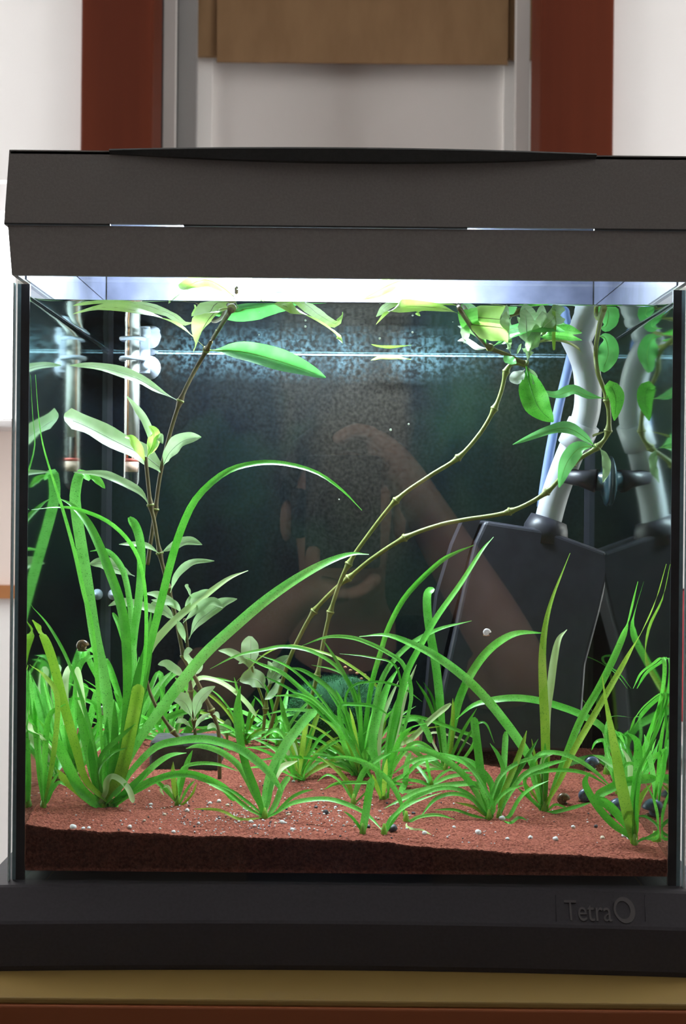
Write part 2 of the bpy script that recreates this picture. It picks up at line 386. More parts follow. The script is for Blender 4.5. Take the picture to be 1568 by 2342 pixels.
part(box('roller_blind', wx(486, Y4 - .03), wx(1150, Y4 - .03), Y4 - .035, Y4 - .03, wz(146, Y4 - .03), 1.5, 'blind'), d1)
part(box('blind_guide', wx(415, Y4 - .03), wx(485, Y4 - .03), Y4 - .028, Y4 - .016, wz(130, Y4 - .03), 1.5, 'blind'), d1)
part(box('blind_guide', wx(1151, Y4 - .03), wx(1235, Y4 - .03), Y4 - .028, Y4 - .016, wz(130, Y4 - .03), 1.5, 'blind'), d1)
st(box('ceiling', -2.3, 2.3, -2.3, BW + .1, 1.9, 1.95, 'ceiling'))
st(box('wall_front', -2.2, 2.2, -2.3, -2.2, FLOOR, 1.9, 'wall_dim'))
# side walls; their unseen windows are added to light back wall and person
for sx, nm, wn in ((-1, 'wall_left', 'fill_window_2'), (1, 'wall_right', 'fill_window_3')):
    X = 2.2 * sx; a, b = (X, X + .1) if sx > 0 else (X - .1, X)
    ws = empty(nm, (X, 0, FLOOR)); st(ws)
    y0, y1, z0, z1 = .25, 1.45, -.40, 1.5
    part(box('wall_panel', a, b, -2.2, y0, FLOOR, 1.9, 'wall'), ws); part(box('wall_panel', a, b, y1, BW, FLOOR, 1.9, 'wall'), ws)
    part(box('wall_panel', a, b, y0, y1, FLOOR, z0, 'wall'), ws); part(box('wall_panel', a, b, y0, y1, z1, 1.9, 'wall'), ws)
    wi = empty(wn, (X, 0, z0)); st(wi)
    m_ = X + .05 * sx
    part(box('window_pane', min(m_, m_ + .01 * sx), max(m_, m_ + .01 * sx), y0, y1, z0, z1, 'sky_pane'), wi)
    c0, c1 = min(X + .01 * sx, m_), max(X + .01 * sx, m_)
    part(boxes('window_frame', [(c0, c1, y0, y1, z1 - .05, z1), (c0, c1, y0, y1, z0, z0 + .05), (c0, c1, y0, y0 + .05, z0 + .05, z1 - .05),
         (c0, c1, y1 - .05, y1, z0 + .05, z1 - .05), (c0, c1, .82, .88, z0 + .05, z1 - .05)], 'sill'), wi)

# table
tb = tag(empty('table', (0, .2, FLOOR)), 'narrow brown wooden table with a yellowish top under the aquarium', 'table')
part(box('table_top', -.206, .2125, -.064, .31, -.0035, 0, 'table_top', None, .001), tb)
part(box('edge_band', -.206, .2125, -.066, .31, -.045, -.0035, 'table_edge', None, .001), tb)
part(boxes('apron', [(-.18, .186, -.02, 0, -.12, -.045), (-.18, .186, .25, .27, -.12, -.045), (-.18, -.16, 0, .25, -.12, -.045), (.166, .186, 0, .25, -.12, -.045)], 'table_edge'), tb)
for x in (-.20, .1565):
    for y in (-.05, .24): part(box('leg', x, x + .05, y, y + .05, FLOOR, -.045, 'table_edge'), tb)
# white sideboard with a red cushion at the right
YS = .95
sbx = wx(1556, YS, 1600); sbz = wz(1697, YS, 1560)
sb = tag(empty('sideboard', (sbx + .4, YS + .2, FLOOR)), 'white lacquered sideboard against the right side behind the aquarium', 'sideboard')
part(box('body', sbx - .02, sbx + .9, YS, YS + .4, FLOOR + .06, sbz - .02, 'cabinet'), sb)
part(box('worktop', sbx - .03, sbx + .92, YS - .02, YS + .41, sbz - .02, sbz, 'cabinet', None, .003), sb)
for k in range(2):
    dd = part(box('door', sbx + .45 * k, sbx + .43 + .45 * k, YS - .018, YS, FLOOR + .08, sbz - .04, 'cabinet', None, .003), sb)
    kx = sbx + .40 + .08 * k
    kb = box('knob', kx - .01, kx + .01, YS - .04, YS - .018, -.3, -.28, 'knob', None, .003); kb.parent = dd
part(box('plinth', sbx + .02, sbx + .86, YS + .03, YS + .38, FLOOR, FLOOR + .06, 'jamb_dark'), sb)
def pillow(name, cx, cy, cz, w, h, t, mat):
    V, F = [], []; n = 14
    for s in (-1, 1):
        for i in range(n + 1):
            for j in range(n + 1):
                a, b = i / n * 2 - 1, j / n * 2 - 1
                k = ((1 - a ** 4) * (1 - b ** 4)) ** .5
                V.append((cx + a * w / 2 * (1 - .06 * b * b), cy + s * t / 2 * k, cz + b * h / 2 * (1 - .06 * a * a)))
    for s in (0, 1):
        o = s * (n + 1) ** 2
        for i in range(n):
            for j in range(n):
                F.append((o + i * (n + 1) + j, o + (i + 1) * (n + 1) + j, o + (i + 1) * (n + 1) + j + 1, o + i * (n + 1) + j + 1))
    ob = fix(obj(name, V, F, mat, None, True))
    bm = bmesh.new(); bm.from_mesh(ob.data); bmesh.ops.remove_doubles(bm, verts=bm.verts, dist=.0005); bmesh.ops.recalc_face_normals(bm, faces=bm.faces); bm.to_mesh(ob.data); bm.free()
    return ob
ph = wz(1345, YS + .1, 1560) - sbz
tag(pillow('cushion', sbx + .20, YS + .12, sbz + ph / 2 + .003, .40, ph, .13, 'cushion'), 'red fabric cushion standing on the white sideboard', 'cushion')

# ------------------------------------------------------------------ the tank
CX = .0037
tank = tag(empty('aquarium', (CX, .13, 0)), 'glass aquarium with dark grey plastic base planted with green grass', 'aquarium')
GZ0, GZ1 = .0437, .3885
XL, XR = -.189, .1965
fp = part(box('front_pane', XL, XR, 0, TF, GZ0, GZ1, 'pane_inner'), tank)
fp.data.materials.append(M['pane_front']); fp.data.polygons[2].material_index = 1      # only the face towards the room meets air
part(box('side_pane', XL, TL, TF + .0025, TB, GZ0, GZ1, 'pane'), tank)
part(box('side_pane', TR, XR, TF + .0025, TB, GZ0, GZ1, 'pane'), tank)
part(box('back_pane', XL, XR, TB, TB + .005, GZ0, GZ1, 'pane'), tank)
part(box('bottom_pane', TL, TR, TF, TB, GZ0, GZ0 + .005, 'pane'), tank)
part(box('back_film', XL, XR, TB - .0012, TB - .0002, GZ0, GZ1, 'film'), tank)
M['scale'] = pbr('waterline_glow_tint', (.05, .10, .12), .7, (.15, .24, .28), 420, 4, contrast=(.4, .62))  # pale strip colour painting the light caught by the water's back edge
part(box('waterline_glow_strip', TL + .004, TR - .004, TB - .0017, TB - .00125, .3768, .3781, 'scale'), tank)  # 'scale' is the painted glow colour of the water's back edge
for a, b in ((TL - .0047, TL + .0002), (TR - .0002, TR + .0046)):
    part(box('silicone_seam', a, b, TF, TF + .0025, GZ0, GZ1 - .002, 'silicone'), tank)
for a, b in ((TL, TL + .0042), (TR - .0042, TR)):
    part(box('silicone_seam', a, b, TB - .0025, TB - .0013, GZ0 + .005, GZ1 - .002, 'silicone'), tank)
for a, b in ((XL, TL - .0047), (TR + .0046, XR)):
    part(box('ground_edge', a + (.0007 if a < 0 else 0), b - (0 if a < 0 else .0007), TF + .0001, TF + .0025, GZ0, GZ1 - .002, 'edge'), tank)
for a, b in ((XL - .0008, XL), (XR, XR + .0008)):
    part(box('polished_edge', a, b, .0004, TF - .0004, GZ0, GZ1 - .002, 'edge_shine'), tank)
# base frame with a gently hollow front
def base_frame():
    n = 28; x0, x1 = -.2035, .2105
    prof = [(-.0235, 0.0), (-.0245, .003), (-.0245, .0262), (-.0235, .0278), (-.0095, .0428), (-.0075, .0437)]
    V, F = [], []
    for i in range(n + 1):
        x = x0 + (x1 - x0) * i / n; t = 2 * i / n - 1
        for (y, z) in prof: V.append((x, y + .008 * (1 - t * t), z))
        V.append((x, .290, .0437)); V.append((x, .290, 0))
    m = len(prof) + 2
    for i in range(n):
        for k in range(m):
            q = (k + 1) % m
            F.append((i * m + k, (i + 1) * m + k, (i + 1) * m + q, i * m + q))
    F.append(tuple(range(m))); F.append(tuple(n * m + k for k in range(m - 1, -1, -1)))
    return fix(obj('base_frame', V, F, 'base'))
bf = part(base_frame(), tank)
# embossed name on the sloping band of the base
def text(name, body, height, mat, parent):
    c = bpy.data.curves.new(name, 'FONT'); c.body = body; c.size = height; c.extrude = .00025; c.resolution_u = 3; c.bevel_depth = 0
    t_ = bpy.data.objects.new(name, c); COL.objects.link(t_)
    dg = bpy.context.evaluated_depsgraph_get(); me = bpy.data.meshes.new_from_object(t_.evaluated_get(dg))
    bpy.data.objects.remove(t_); me.materials.clear(); me.materials.append(M[mat]); me.name = name
    o = bpy.data.objects.new(name, me); COL.objects.link(o); o.parent = parent
    return o
slope = math.atan2(.015, .014)
p0, p1 = at(1290, 2100, -.0125), at(1402, 2100, -.0125)
def on_band(px, py):
    Y = -.024
    best = None
    for k in range(60):
        Y = -.024 + k * .00035
        p = at(px, py, Y); t = 2 * (p.x + .2035) / .414 - 1; yb = Y - .008 * (1 - t * t)
        z = .0278 + (yb + .0235) * (.015 / .014)
        if best is None or abs(p.z - z) < best[0]: best = (abs(p.z - z), p)
    return best[1]
tx = on_band(1291, 2106)
tl = text('lettering', 'Tetra', .0125, 'badge', None); zr = -math.atan(.008 * 2 * (2 * (tx.x + .2035) / .414 - 1) * 2 / .414); tl.rotation_euler = (slope, 0, zr); tl.scale = (.95, 1.45, 1); tl.location = tx + Vector((0, -.0003, .0003))
tl['label'] = 'raised brand lettering on the base'
tl.parent = bf
ring = on_band(1427, 2082)
V, F = [], []; n = 40
for i in range(n):
    a = 2 * math.pi * i / n
    ro = .0059; ri = .0040 - .0008 * math.cos(a)
    for (r, h) in ((ro, 0), (ro, .0006), (ri, .0006), (ri, 0)):
        lx, ly = r * math.cos(a), r * math.sin(a) * 1.35
        V.append(ring + Vector((lx, lx * math.tan(zr) + ly * math.cos(slope) - h * math.sin(slope) - .0003, ly * math.sin(slope) + h * math.cos(slope))))
for i in range(n):
    for k in range(4):
        q, j = (k + 1) % 4, (i + 1) % n
        F.append((i * 4 + k, j * 4 + k, j * 4 + q, i * 4 + q))
lg = fix(obj('ring_emblem', V, F, 'badge')); lg.parent = bf
c0, c1 = on_band(1268, 2050), on_band(1478, 2060)
for px in (1270, 1474):
    a, b = on_band(px, 2048), on_band(px + 1, 2108)
    o = tube('badge_groove', [a + Vector((0, 0, .0001)), b + Vector((0, 0, .0001))], .00022, 'black', None, 6); o.parent = bf

# hood: rim, lid with light slots, flap, lamp
hood = tag(empty('aquarium_hood', (CX, .13, GZ1)), 'dark grey plastic hood with a lit lamp on top of the aquarium', 'aquarium hood')
HZ0, HZ1, HZ2 = .3887, .4168, .4590
HL, HR, HB = -.1902, .1976, .288
YF = -.012
def ringwall(name, x0, x1, y0, y1, z0, z1, t, mat, inset0=0.0):
    """four walls of a hollow frame, outer face tapering by inset0 at the bottom"""
    V, F = [], []
    def rect(z, i): return [(x0 + i, y0, z), (x1 - i, y0, z), (x1 - i, y1 - i, z), (x0 + i, y1 - i, z)]
    outer0, outer1 = rect(z0, inset0), rect(z1, 0)
    inn = lambda z: [(x0 + t + inset0, y0 + t, z), (x1 - t - inset0, y0 + t, z), (x1 - t - inset0, y1 - t - inset0, z), (x0 + t + inset0, y1 - t - inset0, z)]
    V = outer0 + outer1 + inn(z0) + inn(z1)
    for k in range(4):
        q = (k + 1) % 4
        F += [(k, q, 4 + q, 4 + k), (8 + k, 12 + k, 12 + q, 8 + q), (k, 8 + k, 8 + q, q), (4 + k, 4 + q, 12 + q, 12 + k)]
    return fix(obj(name, V, F, mat))
part(ringwall('rim', HL, HR, YF, HB, HZ0, HZ1, .003, 'hood', .0025), hood)
part(boxes('rim_lining', [(HL + .006, HR - .006, HB - .0075, HB - .006, HZ0 + .001, HZ1 - .0005), (HL + .0056, HL + .0065, YF + .02, HB - .008, HZ0 + .001, HZ1 - .0005),
     (HR - .0065, HR - .0056, YF + .02, HB - .008, HZ0 + .001, HZ1 - .0005)], 'white_in'), hood)
LL, LR = -.1921, .1995
GAP = .0011
lid = part(ringwall('lid_wall', LL, LR, YF - .001, HB, HZ1 + GAP, HZ2, .003, 'hood', 0), hood)
for v in lid.data.vertices:      # lid leans in towards the top
    if v.co.z > HZ2 - .001:
        v.co.x += .0026 if v.co.x < 0 else -.0026
slots = [(wx(252, YF, 517) , wx(420, YF, 517)), (wx(1068, YF, 527), wx(1358, YF, 527))]
xs = [LL] + [v for s in slots for v in s] + [LR]
lips = [(xs[i], xs[i + 1], YF - .001, YF + .002, HZ1 + .0002, HZ1 + GAP) for i in (0, 2, 4)]
lips += [(LL, LR, HB - .003, HB, HZ1 + .0002, HZ1 + GAP), (LL, LL + .003, YF + .002, HB - .003, HZ1 + .0002, HZ1 + GAP), (LR - .003, LR, YF + .002, HB - .003, HZ1 + .0002, HZ1 + GAP)]
part(boxes('lid_lip', lips, 'flap'), hood)
part(box('lid_top', LL + .0026, LR - .0026, YF - .001, HB, HZ2 - .003, HZ2, 'hood', None, .0008), hood)
part(box('reflector', LL + .008, LR - .008, YF + .006, HB - .006, HZ2 - .0045, HZ2 - .0035, 'white_in'), hood)
part(boxes('lid_lining', [(LL + .008, LR - .008, HB - .0055, HB - .0045, HZ1 + .0015, HZ2 - .005), (LL + .0062, LL + .007, YF + .006, HB - .006, HZ1 + .0015, HZ2 - .005),
     (LR - .007, LR - .0062, YF + .006, HB - .006, HZ1 + .0015, HZ2 - .005)], 'white_in'), hood)
def flap():
    V, F = [], []; n = 30
    x0, x1 = wx(247, -.018, 352), wx(1366, -.018, 365)
    for i in range(n + 1):
        t = 2 * i / n - 1; x = x0 + (x1 - x0) * i / n
        k = (1 - t * t)
        zt = HZ2 + .0006 + .0010 * k; zb = HZ2 - .0020 - .0042 * k
        yf = YF - .0035 - .0045 * k
        V += [(x, YF - .0012, zt), (x, yf + .001, zt), (x, yf, zt - .001), (x, yf + .0015, zb), (x, YF - .0012, zb)]
    for i in range(n):
        for k in range(5):
            q = (k + 1) % 5
            F.append((i * 5 + k, (i + 1) * 5 + k, (i + 1) * 5 + q, i * 5 + q))
    F.append(tuple(range(5))); F.append(tuple(n * 5 + k for k in range(4, -1, -1)))
    return fix(obj('flap_grip', V, F, 'flap'))
part(flap(), hood)
LY, LZ = .195, .4375
lamp = part(tube('lamp_tube', [Vector((-.120 + .20 * k / 6, LY, LZ)) for k in range(7)], .0075, 'lamp', None, 16), hood)
for a, b in ((-.120, -.138), (.080, .098)): part(tube('lamp_cap', [Vector((a, LY, LZ)), Vector((b, LY, LZ))], .0085, 'lampcap', None, 16), hood)

# water: surface with a raised rim at the glass, and its sides
def water():
    V, F = [], []
    xs_ = [TL + .0004, TL + .0015, TL + .004] + [TL + .01 + (TR - TL - .02) * i / 40 for i in range(41)] + [TR - .004, TR - .0015, TR - .0004]
    ys_ = [TF + .0003, TF + .0010, TF + .0022, TF + .0045] + [TF + .01 + (TB - TF - .02) * i / 30 for i in range(31)] + [TB - .004, TB - .0016]
    for y in ys_:
        for x in xs_:
            d = min(x - TL, TR - x, y - TF, TB - .001 - y)
            V.append((x, y, WATER + .0022 * math.exp(-d / .0016) + .00018 * noise.noise(Vector((x * 30, y * 30, 0)))))
    m = len(xs_)
    for j in range(len(ys_) - 1):
        for i in range(m - 1): F.append((j * m + i, j * m + i + 1, (j + 1) * m + i + 1, (j + 1) * m + i))
    o = obj('water', V, F, 'water', None, True)
    me = o.data; me.materials.append(M['water_side'])
    bm = bmesh.new(); bm.from_mesh(me)
    z0 = .051
    for x, flip in ((TL + .0003, True), (TR - .0003, False)):
        q = [bm.verts.new((x, TF + .0003, z0)), bm.verts.new((x, TB - .0016, z0)), bm.verts.new((x, TB - .0016, WATER + .0015)), bm.verts.new((x, TF + .0003, WATER + .0015))]
        f = bm.faces.new(q if not flip else q[::-1]); f.material_index = 1
    me.materials.append(M['water_front'])
    q = [bm.verts.new(c) for c in ((TL + .0003, TF + .0002, z0), (TR - .0003, TF + .0002, z0), (TR - .0003, TF + .0002, WATER + .0015), (TL + .0003, TF + .0002, WATER + .0015))]
    f = bm.faces.new(q); f.material_index = 2
    bm.to_mesh(me); bm.free()
    return o
tag(water(), 'clear water filling the aquarium almost to the hood', 'water', None, 'stuff')

# sand bed
def sand():
    nx, ny = 330, 240
    V, F = [], []
    X0, X1, Y0, Y1 = TL + .0006, TR - .0006, TF + .0004, TB - .0030
    rn = random.Random(3)
    for j in range(ny + 1):
        for i in range(nx + 1):
            x = X0 + (X1 - X0) * i / nx; y = Y0 + (Y1 - Y0) * j / ny
            V.append((x, y, sand_z(x, y) + rn.uniform(-.00035, .00035)))
    m = nx + 1
    for j in range(ny):
        for i in range(nx): F.append((j * m + i, j * m + i + 1, (j + 1) * m + i + 1, (j + 1) * m + i))
    b = len(V); zb = .0490
    V += [(x, y, zb) for (x, y, z) in [V[i] for i in range(m)]]
    for i in range(nx): F.append((b + i, b + i + 1, i + 1, i))
    c = len(V); V += [(V[j * m][0], V[j * m][1], zb) for j in range(ny + 1)]
    for j in range(ny): F.append((c + j + 1, c + j, j * m, (j + 1) * m))
    d = len(V); V += [(V[j * m + nx][0], V[j * m + nx][1], zb) for j in range(ny + 1)]
    for j in range(ny): F.append((d + j, d + j + 1, (j + 1) * m + nx, j * m + nx))
    return obj('sand_bed', V, F, 'sand')
tag(sand(), 'reddish brown aquarium sand covering the bottom of the tank', 'sand', None, 'stuff')

# ------------------------------------------------------------------ plants
PR = random.Random(11)
def depths(pts, Yb, dy):
    """turn pixels (base first) into points: depth runs from Yb to Yb+dy, kept inside the glass and over the sand"""
    n = len(pts); L = [0]
    for a, b in zip(pts, pts[1:]): L.append(L[-1] + math.hypot(a[0] - b[0], a[1] - b[1]))
    out = []
    for i, (px, py) in enumerate(pts):
        t = L[i] / L[-1]
        Y = Yb + dy * t
        Y = max(TF + .006, min(Y, TB - .012, wall_limit(px)))
        if i > 0: Y = max(TF + .003, min(Y, sand_hit(px, py) - .0035))
        if 693 < py < 850: Y = max(TF + .0025, min(Y, surface_limit(px, py)))     # stay below the water surface
        out.append(at(px, py, Y))
    return out
def surface_limit(px, py):
    v = -(px - 784.0) * sn + (py - 1171.0) * cs
    return (WATER - .0025 - ZC) * FPX / -v - D
def ribbon(name, P, width, mat, parent, profile, nrm, seg=18, channel=.22, twist=0.0, wave=0.0):
    C = catmull(P, seg); V, F = [], []
    for i, c in enumerate(C):
        t = i / seg
        T = (C[min(i + 1, seg)] - C[max(i - 1, 0)]).normalized()
        A = T.cross(nrm)
        if A.length < .05: A = T.cross(Vector((1, .2, 0)))
        A.normalize()
        A = Matrix.Rotation(twist * (t - .4), 3, T) @ A
        B = A.cross(T).normalized()
        if B.dot(nrm) < 0: B = -B
        h = width * .5 * profile(t)
        wv = wave * h * math.sin(t * 17 + width * 900)
        V += [c - A * h + B * (h * channel + wv), c - A * h * .5 + B * h * channel * .35, c, c + A * h * .5 + B * h * channel * .35, c + A * h + B * (h * channel - wv)]
    for q in V: q.x = max(TL + .0009, min(TR - .0009, q.x)); q.y = max(TF + .0008, min(TB - .004, q.y))
    for i in range(seg):
        for k in range(4): F.append((i * 5 + k, i * 5 + k + 1, (i + 1) * 5 + k + 1, (i + 1) * 5 + k))
    return obj(name, V, F, mat, parent, True)
def grass_profile(t):
    return .42 + .58 * smooth(t / .35) if t < .6 else max(.10, (1 - ((t - .6) / .4) ** 2.6))
def tip_profile(t):      # long drawn-out tip
    return max(.07, (.55 + .45 * smooth(t / .3)) * (1 - smooth((t - .35) / .75)))
def blunt_profile(t):
    return (.5 + .5 * smooth(t / .3)) * (1 if t < .93 else max(.35, 1 - ((t - .93) / .07) ** 2 * .65))
def lance_profile(t):
    return max(.05, .06 + .94 * math.sin(math.pi * min(1, max(0, (t - .10) / .90)) ** .9) ** .8 if t > .10 else .07)
def oval_profile(t):
    return max(.06, (math.sin(math.pi * min(1, max(0, (t - .12) / .90)) ** 1.25)) ** .6 if t > .14 else .08)
PROF = dict(g=grass_profile, t=tip_profile, b=blunt_profile, l=lance_profile, o=oval_profile)
def blade(root, base, pts, w, mat='g_mid', dy=None, prof='g', Yb=None, tilt=None):
    pts = [base] + [tuple(p) for p in pts[::-1]]
    if dy is None: dy = PR.uniform(-.028, .022)
    P = depths(pts, Yb, dy)
    k = (D + Yb) / FPX
    nrm = Vector((PR.uniform(-.35, .35), -.8, PR.uniform(.35, .8) if tilt is None else tilt)).normalized()
    o = ribbon('leaf_blade', P, w * k * 1.12, mat, None, PROF[prof], nrm, 14 + 2 * len(pts), PR.uniform(.15, .3), PR.uniform(-.7, .7))
    return part(o, root)
def plant(label, base, blades, name='grass_plant', Y=None, group='grass-like plants rooted in the sand', spread=9):
    Yb = sand_hit(*base) if Y is None else Y
    if Yb > 1: Yb = TB - .02
    Yb = min(Yb, wall_limit(base[0]) - .002)
    p = at(base[0], base[1], Yb); p.z = sand_z(p.x, Yb)
    root = tag(empty(name, p), label, 'plant', group)
    ring_ = [p + Vector((0, 0, -.004)), p + Vector((0, 0, .0015)), p + Vector((0, 0, .006))]
    part(tube('crown', ring_, [.0022, .0019, .0008], 'g_olive', None, 8), root)
    for b in blades:
        w, mat, pts = b[0], b[1], b[2]; kw = dict(b[3]) if len(b) > 3 else {}
        bb = (base[0] + PR.uniform(-spread, spread), base[1] + PR.uniform(-3, 1))
        blade(root, bb, pts, w, mat, Yb=Yb, **kw)
    return root
def fan(n, base, hmin, hmax, lean, w, mats, droop=.4, seed=1):
    """a tuft of n arching blades above a base pixel, for plants the photo shows only as a tangle"""
    r = random.Random(seed); out = []
    for i in range(n):
        a = lean[0] + (lean[1] - lean[0]) * (i + r.random()) / n
        h = r.uniform(hmin, hmax); bx, by = base
        pts = []
        for t in (1, .8, .6, .4, .2):
            x = bx + h * (math.sin(a) * t + math.copysign(droop, a) * abs(math.sin(a)) * t * t)
            y = by - h * (math.cos(a) * t - droop * .75 * abs(math.sin(a)) ** .5 * t ** 2.6)
            pts.append((x, min(y, by - 3)))
        out.append((w * r.uniform(.65, 1.25), r.choice(mats), pts, dict(dy=r.uniform(-.04, .035))))
    return out
BR, MI, DK, OL, PA = 'g_bright', 'g_mid', 'g_dark', 'g_olive', 'g_pale'
plant('tall clump of long arching grass blades at the left front of the tank', (238, 1846), [
    (9, MI, [(81, 857), (88, 950), (99, 1022), (123, 1102), (143, 1165), (169, 1258), (189, 1347), (212, 1447), (225, 1600), (235, 1740)], dict(dy=-.03, prof='t')),
    (24, BR, [(205, 1098), (184, 1083), (172, 1132), (176, 1182), (186, 1248), (199, 1331), (216, 1447), (230, 1515), (247, 1610), (252, 1706), (250, 1790)], dict(dy=.06, prof='b')),
    (20, DK, [(133, 1139), (166, 1158), (199, 1195), (226, 1248), (252, 1314), (275, 1381), (288, 1460), (290, 1600), (270, 1740)], dict(dy=.03)),
    (8, MI, [(70, 1166), (140, 1160), (186, 1167), (250, 1195), (300, 1245), (326, 1310), (335, 1420), (325, 1560), (290, 1720)], dict(dy=-.02)),
    (19, BR, [(295, 1183), (312, 1208), (322, 1248), (323, 1314), (315, 1397), (308, 1447), (297, 1560), (280, 1700)], dict(dy=.05, prof='b')),
    (17, MI, [(827, 1167), (780, 1120), (720, 1080), (640, 1060), (570, 1063), (510, 1085), (450, 1140), (415, 1210), (390, 1290), (370, 1370), (350, 1450), (330, 1530), (310, 1640), (285, 1750)], dict(dy=.05)),
    (24, BR, [(843, 1268), (800, 1268), (740, 1290), (670, 1330), (600, 1380), (530, 1440), (470, 1495), (420, 1555), (370, 1620), (320, 1690), (280, 1770)], dict(dy=.03)),
    (17, PA, [(567, 1305), (520, 1325), (460, 1370), (410, 1410), (370, 1450), (340, 1490), (318, 1560), (295, 1680), (270, 1780)], dict(dy=.07)),
    (14, BR, [(206, 1261), (239, 1258), (265, 1278), (285, 1314), (298, 1380), (303, 1447), (308, 1560), (285, 1720)], dict(dy=.06)),
    (21, OL, [(74, 1418), (95, 1445), (115, 1490), (130, 1540), (150, 1620), (175, 1710), (200, 1790)], dict(dy=-.03)),
    (7, DK, [(66, 1380), (110, 1430), (150, 1500), (180, 1580), (210, 1680), (228, 1790)], dict(dy=-.03)),
    (26, OL, [(318, 1565), (312, 1600), (300, 1660), (284, 1740), (262, 1800)], dict(dy=-.01, prof='b')),
    (30, DK, [(330, 1480), (318, 1560), (300, 1660), (278, 1760)], dict(dy=.01)),
    (24, DK, [(345, 1400), (335, 1500), (312, 1620), (285, 1740)], dict(dy=.03)),
    (13, MI, [(258, 1401), (275, 1440), (292, 1510), (296, 1620), (275, 1750)], dict(dy=.04, prof='b')),
    (13, PA, [(304, 1836), (296, 1810), (280, 1788), (258, 1776), (244, 1788), (240, 1815)], dict(dy=-.014, prof='b')),
    (18, BR, [(644, 1811), (635, 1795), (612, 1764), (568, 1726), (523, 1704), (467, 1691), (412, 1695), (356, 1710), (300, 1765), (270, 1810)], dict(dy=-.02)),
    (15, BR, [(426, 1722), (390, 1728), (356, 1749), (312, 1790), (275, 1825)], dict(dy=.01)),
    (15, BR, [(537, 1831), (512, 1802), (467, 1780), (423, 1770), (367, 1780), (304, 1814)], dict(dy=-.005, prof='b')),
    (6, DK, [(412, 1767), (398, 1769), (345, 1782), (300, 1807)], dict(dy=0)),
    (8, MI, [(150, 1500), (175, 1560), (200, 1650), (222, 1760)], dict(dy=.02)),
    (10, BR, [(330, 1500), (290, 1590), (262, 1690), (245, 1780)], dict(dy=.02)),
    (22, MI, [(128, 1690), (150, 1740), (180, 1800), (215, 1835)], dict(dy=-.015, prof='b')),
    (16, OL, [(132, 1760), (150, 1785), (185, 1815)], dict(dy=-.01)),
    (13, MI, [(352, 1780), (320, 1798), (285, 1822)], dict(dy=-.01)),
    (11, DK, [(310, 1655), (270, 1690), (232, 1730), (222, 1790)], dict(dy=-.012)),
    (7, DK, [(290, 1710), (255, 1725), (225, 1770)], dict(dy=-.012)),
    (18, DK, [(205, 1690), (213, 1740), (222, 1800)], dict(dy=.0)), (16, MI, [(245, 1640), (240, 1720), (234, 1790)], dict(dy=.015)),
    (20, MI, [(175, 1600), (196, 1690), (222, 1790)], dict(dy=.02)), (16, DK, [(262, 1600), (262, 1700), (252, 1800)], dict(dy=.0)),
    (14, DK, [(340, 1760), (300, 1800), (262, 1838)], dict(dy=-.01)), (12, MI, [(290, 1790), (262, 1815)], dict(dy=-.012)),
], spread=26)
plant('narrow blades in the left front corner touching the side glass', (99, 1848), [
    (12, MI, [(150, 1610), (118, 1630), (107, 1665), (102, 1741), (99, 1800)], dict(dy=.0)),
    (9, BR, [(122, 1735), (112, 1765), (104, 1810)], dict(dy=0)), (8, MI, [(136, 1765), (120, 1790), (106, 1820)], dict(dy=0)),
    (10, MI, [(150, 1798), (135, 1790), (118, 1808), (107, 1832)], dict(dy=0)),
    (14, MI, [(78, 1600), (84, 1680), (92, 1770)], dict(dy=-.01)), (10, BR, [(64, 1520), (76, 1600), (90, 1720)], dict(dy=-.01)),
    (11, OL, [(66, 1520), (100, 1545), (130, 1590), (128, 1680), (112, 1790)], dict(dy=-.01))], spread=5)
plant('bright bushy grass clump at the back left beside the side glass', (160, 1775), [
    (20, PA, [(178, 1525), (184, 1560), (190, 1620), (190, 1690), (180, 1740)], dict(dy=-.01, prof='b')),
    (16, PA, [(160, 1520), (150, 1555), (150, 1620), (155, 1700)], dict(dy=.0, prof='b')),
    (12, BR, [(225, 1500), (200, 1505), (180, 1530), (172, 1600), (165, 1700)], dict(dy=.01)),
    (12, BR, [(232, 1545), (222, 1590), (205, 1650), (180, 1730)], dict(dy=.0)),
    (14, BR, [(120, 1530), (125, 1580), (138, 1660), (150, 1730)], dict(dy=-.02)),
    (14, BR, [(100, 1560), (115, 1620), (138, 1700)], dict(dy=-.03)),
    (9, BR, [(150, 1598), (190, 1600), (222, 1620), (225, 1680), (200, 1740)], dict(dy=-.01)),
    (12, MI, [(240, 1600), (226, 1660), (195, 1730)], dict(dy=.01)), (13, BR, [(215, 1580), (205, 1650), (180, 1730)], dict(dy=.01))
] + fan(20, (160, 1775), 90, 270, (-.6, .7), 13, [BR, BR, BR, MI, PA], .3, 5), spread=14)
plant('grass tuft at the back behind the tall left clump', (300, 1700), fan(18, (300, 1700), 90, 230, (-.9, .9), 12, [BR, MI, MI, DK, BR], .45, 9) + [
    (9, BR, [(345, 1510), (318, 1520), (300, 1560), (296, 1640)], {}), (14, 'g_bright', [(300, 1690), (262, 1560), (235, 1505), (200, 1500)], dict(dy=.0)),
    (12, BR, [(362, 1660), (372, 1580), (362, 1540), (335, 1600), (312, 1670)], {}), (10, BR, [(425, 1540), (395, 1545), (360, 1590), (325, 1670)], {})], spread=12)
